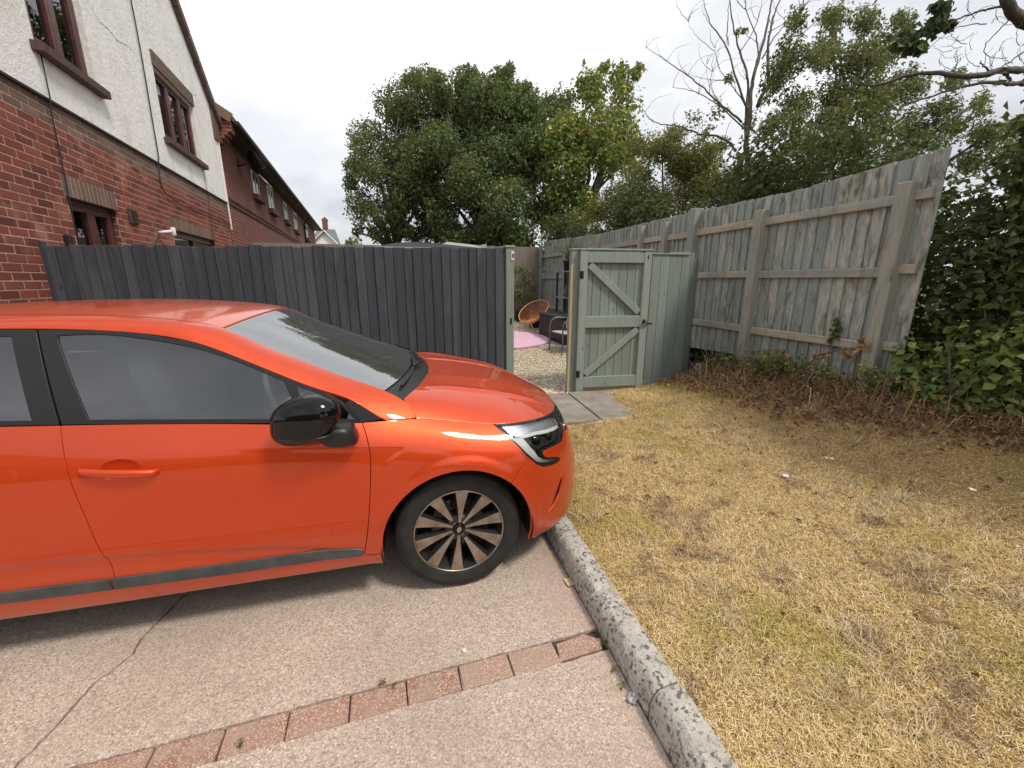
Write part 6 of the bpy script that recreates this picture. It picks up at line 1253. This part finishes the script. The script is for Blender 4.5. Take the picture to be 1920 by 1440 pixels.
# bare-stemmed tree
bt_ = at(1392, 420, 8.2); bare = thing('bare_tree', 'half bare tree with forked pale trunk and long thin twigs above the fence', 'tree', (bt_.x, bt_.y, .2)); q = MB()
def bl(px, py, dd=0): p = at(px, py, 8.2 + dd); return (p.x - bt_.x, p.y - bt_.y, p.z - .2)
def br(pts, r0, r1, dd=0.0, q=q, n=6):
    P = smoothpoly([bl(x, y, dd + (k * .05)) for k, (x, y) in enumerate(pts)], 4); m = len(P); P = [Vector(p) + Vector((random.gauss(0, .006), random.gauss(0, .006), random.gauss(0, .006))) for p in P]; q.tube(P, [r0 + (r1 - r0) * k / (m - 1) for k in range(m)], n)
q.tube([(0, 0, -.2), bl(1385, 390), bl(1380, 330), bl(1392, 290)], [.085, .075, .066, .058], 8); q.tube([(0.06, 0, -.2), bl(1402, 380), bl(1405, 320), bl(1398, 270)], [.07, .06, .055, .05], 8)
TW = [([(1398, 280), (1405, 220), (1410, 160), (1425, 100), (1440, 40), (1452, -30)], .05, .012), ([(1398, 262), (1400, 200), (1402, 150), (1385, 90), (1370, 20), (1365, -30)], .032, .008), ([(1440, 150), (1440, 100), (1446, 50), (1470, -20)], .035, .01), ([(1420, 200), (1438, 165), (1470, 140), (1480, 90), (1500, 30), (1510, -20)], .038, .008),
      ([(1405, 215), (1375, 130), (1360, 85), (1330, 40), (1318, -10)], .024, .006), ([(1392, 230), (1345, 190), (1300, 150), (1250, 115), (1212, 90)], .022, .004), ([(1392, 238), (1350, 200), (1310, 175), (1262, 165)], .016, .004), ([(1380, 285), (1360, 262), (1310, 250), (1265, 235), (1225, 228), (1210, 210)], .026, .005), ([(1402, 205), (1380, 170), (1350, 130), (1340, 90)], .012, .003), ([(1410, 150), (1420, 80), (1400, 20), (1398, -20)], .016, .005), ([(1365, 85), (1365, 30), (1372, -20)], .012, .004),
      ([(1430, 110), (1460, 60), (1500, 20), (1530, -20)], .014, .004), ([(1470, 120), (1500, 70), (1540, 30), (1575, -10)], .012, .004), ([(1375, 150), (1340, 150), (1290, 140)], .008, .003), ([(1340, 95), (1300, 60), (1290, 40)], .006, .002), ([(1385, 100), (1420, 40), (1430, -10)], .01, .003), ([(1330, 175), (1335, 135), (1348, 100)], .007, .003), ([(1360, 205), (1330, 160), (1325, 120)], .007, .002), ([(1440, 60), (1475, 40), (1500, 10)], .009, .003)]
for pts, a, b_ in TW: br(pts, a, b_, random.uniform(-.25, .25))
for k in range(70):                      # fine twigs
    pts, a, b_ = random.choice(TW); i = random.randrange(1, len(pts)); x, y = pts[i]; s = random.uniform(20, 70); an = random.uniform(-2.6, -.5); br([(x, y), (x + s * .5 * math.cos(an), y + s * .5 * math.sin(an)), (x + s * math.cos(an + .3), y + s * math.sin(an + .3))], .0055, .0018, random.uniform(-.2, .2), q, 4)
q.build('trunk', M_BARK2, bare, smooth=True)
Cc, Rr = blobs_px([(1410, 225, 22), (1350, 215, 25), (1300, 225, 22), (1370, 150, 14), (1440, 190, 20), (1330, 250, 20), (1390, 60, 12)], 8.2, .4, 1, 4); leaf_cloud('crown', Cc - np.array([bt_.x, bt_.y, .2]), Rr, np.full(len(Cc), 26), .06, M_ASH, bare, .2)
# overhanging tree whose trunk stands at the right edge
ot = at(1960, 480, 5.6); over = thing('overhanging_tree', 'thick barked tree at the hedge with long bare limbs reaching over the fence', 'tree', (ot.x, ot.y, .3)); q = MB()
def ol(px, py, dd=0): p = at(px, py, 5.0 + dd); return (p.x - ot.x, p.y - ot.y, p.z - .3)
def obr(pts, r0, r1, n=7, q=q):
    P = smoothpoly([ol(x, y, dd) for x, y, dd in pts], 4); m = len(P); q.tube([Vector(p) + Vector((random.gauss(0, .005), random.gauss(0, .005), random.gauss(0, .005))) for p in P], [r0 + (r1 - r0) * k / (m - 1) for k in range(m)], n)
q.tube([(0, 0, -.3), ol(1935, 330, .3), ol(1955, 200, .3), ol(1950, 60, .2), ol(1960, -100, .2)], [.17, .14, .12, .10, .08], 10)
obr([(1955, 95, .2), (1925, 130, 0), (1880, 132, -.1), (1815, 143, -.1), (1745, 136, 0), (1690, 146, .1), (1640, 160, .2), (1590, 140, .3)], .05, .010); obr([(1955, 150, .2), (1890, 157, -.1), (1840, 155, -.15), (1790, 166, -.1), (1740, 182, 0), (1700, 195, .2)], .032, .007); obr([(1860, 134, -.1), (1845, 125, -.1), (1838, 115, -.1)], .012, .006); obr([(1880, 133, 0), (1890, 145, 0), (1893, 158, 0)], .016, .014)
obr([(1960, 60, .2), (1915, 35, 0), (1895, 15, -.1), (1880, -40, -.2)], .075, .05); obr([(1892, 10, -.1), (1850, 18, -.1), (1800, 35, 0), (1760, 60, .1), (1710, 95, .2)], .014, .004); obr([(1895, 35, 0), (1865, 65, 0), (1845, 95, 0), (1870, 110, 0), (1890, 108, 0)], .007, .003); obr([(1920, 95, 0), (1895, 115, 0), (1870, 130, 0), (1840, 140, 0), (1800, 150, 0)], .008, .003); obr([(1850, 45, 0), (1800, 50, 0), (1765, 70, 0), (1720, 110, .1)], .006, .002)
for k in range(46): x0 = random.uniform(1760, 1930); y0 = random.uniform(20, 170); an = random.uniform(2.0, 5.6); s = random.uniform(20, 60); dd = random.uniform(-.3, .3); obr([(x0, y0, dd), (x0 + s * .5 * math.cos(an), y0 + s * .5 * math.sin(an), dd), (x0 + s * math.cos(an + .4), y0 + s * math.sin(an + .4), dd)], .004, .0015, 4)
q.build('trunk', M_BARK, over, smooth=True)
Cc, Rr = blobs_px([(1765, 20, 24), (1740, 45, 26), (1705, 70, 22), (1715, 95, 18), (1775, 45, 14), (1690, 80, 16)], 5.1, .25, 1, 3); leaf_cloud('leaf_spray', Cc - np.array([ot.x, ot.y, .3]), Rr, np.full(len(Cc), 20), .10, M_DKMAPLE, over, .1, .85, .2, 1, .2, .8)
# ---- hedge behind and past the fence end ----
def hedge(name, label, C_, R_, dens, size, mat, base, aspect=.6, shell=.5, core=True, up=.5, sr=1.0):
    o = thing(name, label, 'hedge', base); Cl = np.array(C_) - np.array(base); leaf_cloud('foliage', Cl, R_, (dens * np.array(R_) ** 2 / size ** 2).astype(int), size, mat, o, shell, aspect, up); q = MB()
    for i in random.sample(range(len(Cl)), min(len(Cl), 26)): c = Cl[i]; q.tube([(c[0] + random.uniform(-.2, .2), c[1] + random.uniform(-.2, .2), 0), (c[0] + random.uniform(-.1, .1), c[1], c[2] * .6), tuple(c + np.array([random.uniform(-.2, .2), random.uniform(-.2, .2), .3]))], [.022 * sr, .014 * sr, .005 * sr], 5)
    tag(q.build('stems', M_BARK, o, smooth=True), kind='stuff'); return o
C_ = []; R_ = []
for y in np.arange(-3.0, 13.5, .42):
    near = y < 4.6
    for z in np.arange(.5, (3.3 if y < 2.2 else 2.8) + .35 * math.sin(y * 1.7), .42): C_.append((random.uniform(5.05, 5.6) - (.45 if y < 2.3 else 0), y + random.uniform(-.2, .2), z + random.uniform(-.15, .15))); R_.append(random.uniform(.34, .50))
    if near:
        if y < 2.0: C_.append((random.uniform(5.2, 6.2), y, random.uniform(2.6, 3.7))); R_.append(random.uniform(.25, .4))
hedge('dark_hedge', 'tall dark hedge of ivy and hazel behind the end of the weathered fence', C_, R_, 20, .078, M_HEDGE, (5.3, 1.5, .4))
C_ = []; R_ = []
for k in range(120):
    y = random.uniform(-1.6, 2.12); z = random.uniform(.45, 1.45 if y < 1.6 else 1.15); x = 4.30 + .38 * max(0, (z - .5)) * random.uniform(.6, 1) + random.uniform(-.12, .25) - .10 * (y < 2); C_.append((x, y, z)); R_.append(random.uniform(.13, .24))
for k in range(26): C_.append((random.uniform(4.2, 4.5), random.uniform(1.9, 2.38), random.uniform(.5, .95))); R_.append(random.uniform(.10, .18))
hedge('bramble_bush', 'bright green bramble and field maple bush in front of the dark hedge', C_, R_, 13, .066, M_BRAM, (4.35, 1.0, .35), .75, .35)
C_ = []; R_ = []
for k in range(36): y = random.uniform(2.3, 4.3); C_.append((random.uniform(3.85, 4.25), y, float(lawnz(4.05, y)) + random.uniform(.02, .30 if y < 3.4 else .18))); R_.append(random.uniform(.07, .15))
hedge('ivy_undergrowth', 'low dark ivy and weeds along the foot of the weathered fence', C_, R_, 6, .045, M_HAW, (4.05, 3.3, .3), .8, .3, True, .5, .12)
# ivy sprig and wilted leaves on the lower rail
sp = thing('wilted_stem', 'bramble stem with large wilted cream and rust leaves by the lower fence rail', 'plant', (4.22, 3.25, .45)); q = MB(); pts = [(0, 0, -.1), (-.03, -.05, .15), (-.02, -.18, .32), (.0, -.38, .40), (.02, -.55, .46)]; q.tube(pts, [.008, .007, .006, .005, .003], 6); q.tube([(-.03, .02, .1), (-.04, .15, .28), (-.02, .25, .30)], [.006, .005, .003], 5); q.build('stem', M_BARK, sp, smooth=True)
leaf_cloud('leaves', [(0, -.40, .38), (0, -.20, .30), (-.03, .2, .26), (.0, -.55, .46)], np.array([.06, .07, .07, .06]), [7, 8, 9, 7], .10, leafmat('wilted_leaf', [(0, (.30, .12, .06)), (.4, (.48, .30, .18)), (1, (.66, .55, .36))], .2), sp, .2, .6)
sg = thing('ivy_sprig', 'small green ivy sprig growing up over the lower fence rail', 'plant', (4.33, 3.05, .93)); MB().tube([(0, 0, -.5), (-.02, .01, -.1), (0, 0, .22)], [.006, .005, .002], 5).build('stem', M_BARK, sg); leaf_cloud('leaves', [(0, 0, .0), (0, 0, .08), (0, 0, .16)], np.array([.06, .05, .035]), [26, 22, 14], .045, M_HEDGE, sg, .2, .7)
# climber on the back fence
cl = thing('climbing_shrub', 'thin climbing shrub in front of the brown back fence', 'plant', (3.95, 11.9, float(gravelz(11.9)))); Cl = []; Rl = []
for k in range(30): z = random.uniform(.35, 1.75); Cl.append((random.gauss(0, .30) * (1.2 - z * .35) - .1, random.uniform(-.15, .15), z)); Rl.append(random.uniform(.09, .17))
leaf_cloud('foliage', Cl, np.array(Rl), np.full(30, 55), .06, M_HAW, cl, .2); q = MB()
for k in range(9): c = Cl[k * 3]; q.tube([(random.uniform(-.1, .1), 0, 0), (c[0] * .5, c[1], c[2] * .6), c], [.012, .008, .004], 5)
tag(q.build('stems', M_BARK, cl), kind='stuff'); pot('plant_pot', 'black pot at the foot of the climbing shrub on the back fence', 3.95, 11.9, .2, .3)
# ---- dead scrub along the bank, leaf litter ----
n = 9000; y = 1.2 + 3.6 * RNG.random(n); xb = np.interp(y, [1.2, 1.8, 2.4, 3.0, 3.9, 4.8], [4.05, 3.85, 3.6, 3.45, 3.5, 3.75]); x = xb + (4.45 - xb) * RNG.random(n) ** .75
ln = .05 + .15 * RNG.random(n) ** 2; el = np.radians(5 + 60 * RNG.random(n)); g = NB('dead_stalk', rough=.85); w = g.world(); c = g.ramp(g.island(), [(0, (.12, .055, .032)), (.3, (.25, .12, .066)), (.65, (.40, .23, .125)), (1, (.60, .46, .29))]); c = g.mix(g.ramp(g.noise(w, 4.5, 4, .6), [(.45, 0), (.6, .9)]), c, g.ramp(g.island(), [(0, (.22, .14, .06)), (.5, (.54, .38, .18)), (1, (.80, .66, .40))])); g.set('Base Color', c); M_STALK = g.m
tag(blades('dead_scrub', x, y, lawnz(x, y), ln, .003 + .004 * RNG.random(n), el, M_STALK, curl=.9), 'rust brown dead bracken and stalks on the bank below the weathered fence', 'scrub', kind='stuff')
n = 9000; y = .9 + 3.9 * RNG.random(n); xb = np.interp(y, [.9, 1.8, 2.4, 3.0, 3.9, 4.8], [3.95, 3.7, 3.45, 3.35, 3.35, 3.5]); x = xb + (4.5 - xb) * RNG.random(n) ** .6; k = RNG.random(n) < .07; x[k] = 1.1 + 3.3 * RNG.random(k.sum()); y[k] = .4 + 4.2 * RNG.random(k.sum())
keep = (x > kerbx(y) + KW + .02) & ~((y > 3.6) & (x < 2.65)); x, y = x[keep], y[keep]; P = np.stack([x, y, lawnz(x, y) + .012 + .03 * RNG.random(len(x)) * (x > 3.2)], -1)
leaf_cloud_pts = leaf_cloud('leaf_litter', P, np.full(len(P), .012), np.ones(len(P), int), .038, M_DEAD, None, .2, .6, 1.4); tag(leaf_cloud_pts, 'brown fallen leaves strewn below the hedge and over the lawn edge', 'leaf litter', kind='stuff')
# long pale straw tufts and stalks
n = 9000; th = RNG.random(n); cx = RNG.integers(0, 150, n); tcx = 1.02 + 3.0 * RNG.random(150); tcy = .3 + 3.6 * RNG.random(150) ** 1.3; x = tcx[cx] + RNG.normal(0, .035, n); y = tcy[cx] + RNG.normal(0, .035, n); keep = (x > kerbx(y) + KW + .02) & ~((y > 3.55) & (x < 2.7)); x, y = x[keep], y[keep]; n = len(x)
g = NB('straw_tuft', rough=.75); g.set('Base Color', g.ramp(g.island(), [(0, (.30, .20, .09)), (.5, (.56, .43, .23)), (1, (.76, .66, .44))])); o = blades('straw_tufts', x, y, lawnz(x, y) + .006, .04 + .06 * RNG.random(n), .0018 + .0016 * RNG.random(n), np.radians(8 + 50 * RNG.random(n)), g.m); tag(o, 'pale tufts of longer straw lying on the parched lawn', 'grass', kind='stuff')
# little weeds in the paving joints
for px, py, lb in ((448, 1400, 'small green weed in the joint between two strip bricks with a worn corner'), (738, 1290, 'two tufted green weed on the far edge of the brick strip'), (1135, 1212, 'green weed at the kerb foot beside the buried end brick'), (1150, 1260, 'green weed at the kerb foot just past the brick strip'), (715, 1283, 'tiny sprouting weed beside the tufted weed on the brick strip'), (1165, 1290, 'tiny weed at the kerb foot beside the foil wrapper')):
    r = ray(px, py); t = -CAM_H / r.z; o = thing('joint_weed', lb, 'weed', (r.x * t, r.y * t, 0), group='tiny weeds in the paving joints'); leaf_cloud('leaves', [(0, 0, .008), (.008, .004, .014)], np.array([.014, .010]), [14, 9], .012, M_HAW, o, .2, .4, .4)
# taller dead stems standing and leaning along the bank
n = 420; y = 1.3 + 3.3 * RNG.random(n); x = np.interp(y, [1.3, 2.4, 3.9, 4.8], [4.0, 3.7, 3.65, 3.9]) + .5 * RNG.random(n); g = NB('dry_stem', rough=.85); g.set('Base Color', g.ramp(g.island(), [(0, (.10, .05, .03)), (.4, (.28, .15, .08)), (.8, (.50, .36, .21)), (1, (.68, .57, .40))]))
tag(blades('dry_stems', x, y, lawnz(x, y), .18 + .34 * RNG.random(n) ** 1.5, .004 + .004 * RNG.random(n), np.radians(15 + 70 * RNG.random(n)), g.m, curl=1.2), 'taller dry bracken and bramble stems along the hedge bank', 'scrub', kind='stuff')
# ================= ACROSS THE ROAD (behind the camera; shows only in the paint, glass and mirrors) =================
oh = thing('opposite_house', 'brick bungalow with dark tiled roof across the road behind the photographer', 'house', (-6.5, -10.2, 0)); MB().box((0, 0, 1.3), (15, 6, 2.6)).build('wall', M_TBRICK, oh)
q = MB(); V = [(-7.8, 3.4, 2.5), (7.8, 3.4, 2.5), (7.8, 0, 4.4), (-7.8, 0, 4.4), (-7.8, -3.4, 2.5), (7.8, -3.4, 2.5)]; q.add(V, [(0, 1, 2, 3), (3, 2, 5, 4), (0, 3, 4), (1, 5, 2), (0, 4, 5, 1)]); q.build('roof', M_TILE, oh)
for x in (-5.5, -2.5, 1.0, 4.5):
    for z in (1.5,):
        wo = link('window', MB().box((x, 3.02, z), (1.3, .08, 1.15), .01).me('window'), M_WHITE, oh); MB().box((x, 3.065, z), (1.1, .02, .95)).build('pane', M_GLOSSBLK, wo)
MB().box((-.9, 3.03, 1.05), (.95, .08, 2.05), .01).build('door', M_FRAME, oh)
def far_tree(label, x, y, h, r, mat):
    o = thing('road_tree', label, 'tree', (x, y, 0), group='trees across the road'); n = 34; d = RNG.normal(size=(n, 3)); d /= np.linalg.norm(d, axis=1, keepdims=True); Cl = np.array([0, 0, h * .64]) + d * np.array([r, r, h * .32]) * (.35 + .55 * RNG.random(n))[:, None]; Rl = .32 * r * (.7 + .6 * RNG.random(n))
    leaf_cloud('crown', Cl, Rl, (16 * Rl ** 2 / .0484).astype(int), .22, mat, o); q = MB(); q.tube([(0, 0, 0), (.05, 0, h * .25), (0, .05, h * .5)], [.22, .18, .12], 8); limbs(q, (0, .02, h * .4), [Cl[i] for i in range(0, n, 3)], .08); q.build('trunk', M_BARK, o, smooth=True)
far_tree('tall sycamore across the road behind the photographer', 5.2, -12, 9.0, 3.2, M_MAPLE); far_tree('rounded oak across the road past the sycamore', 11, -9, 8.0, 3.2, M_OAK)
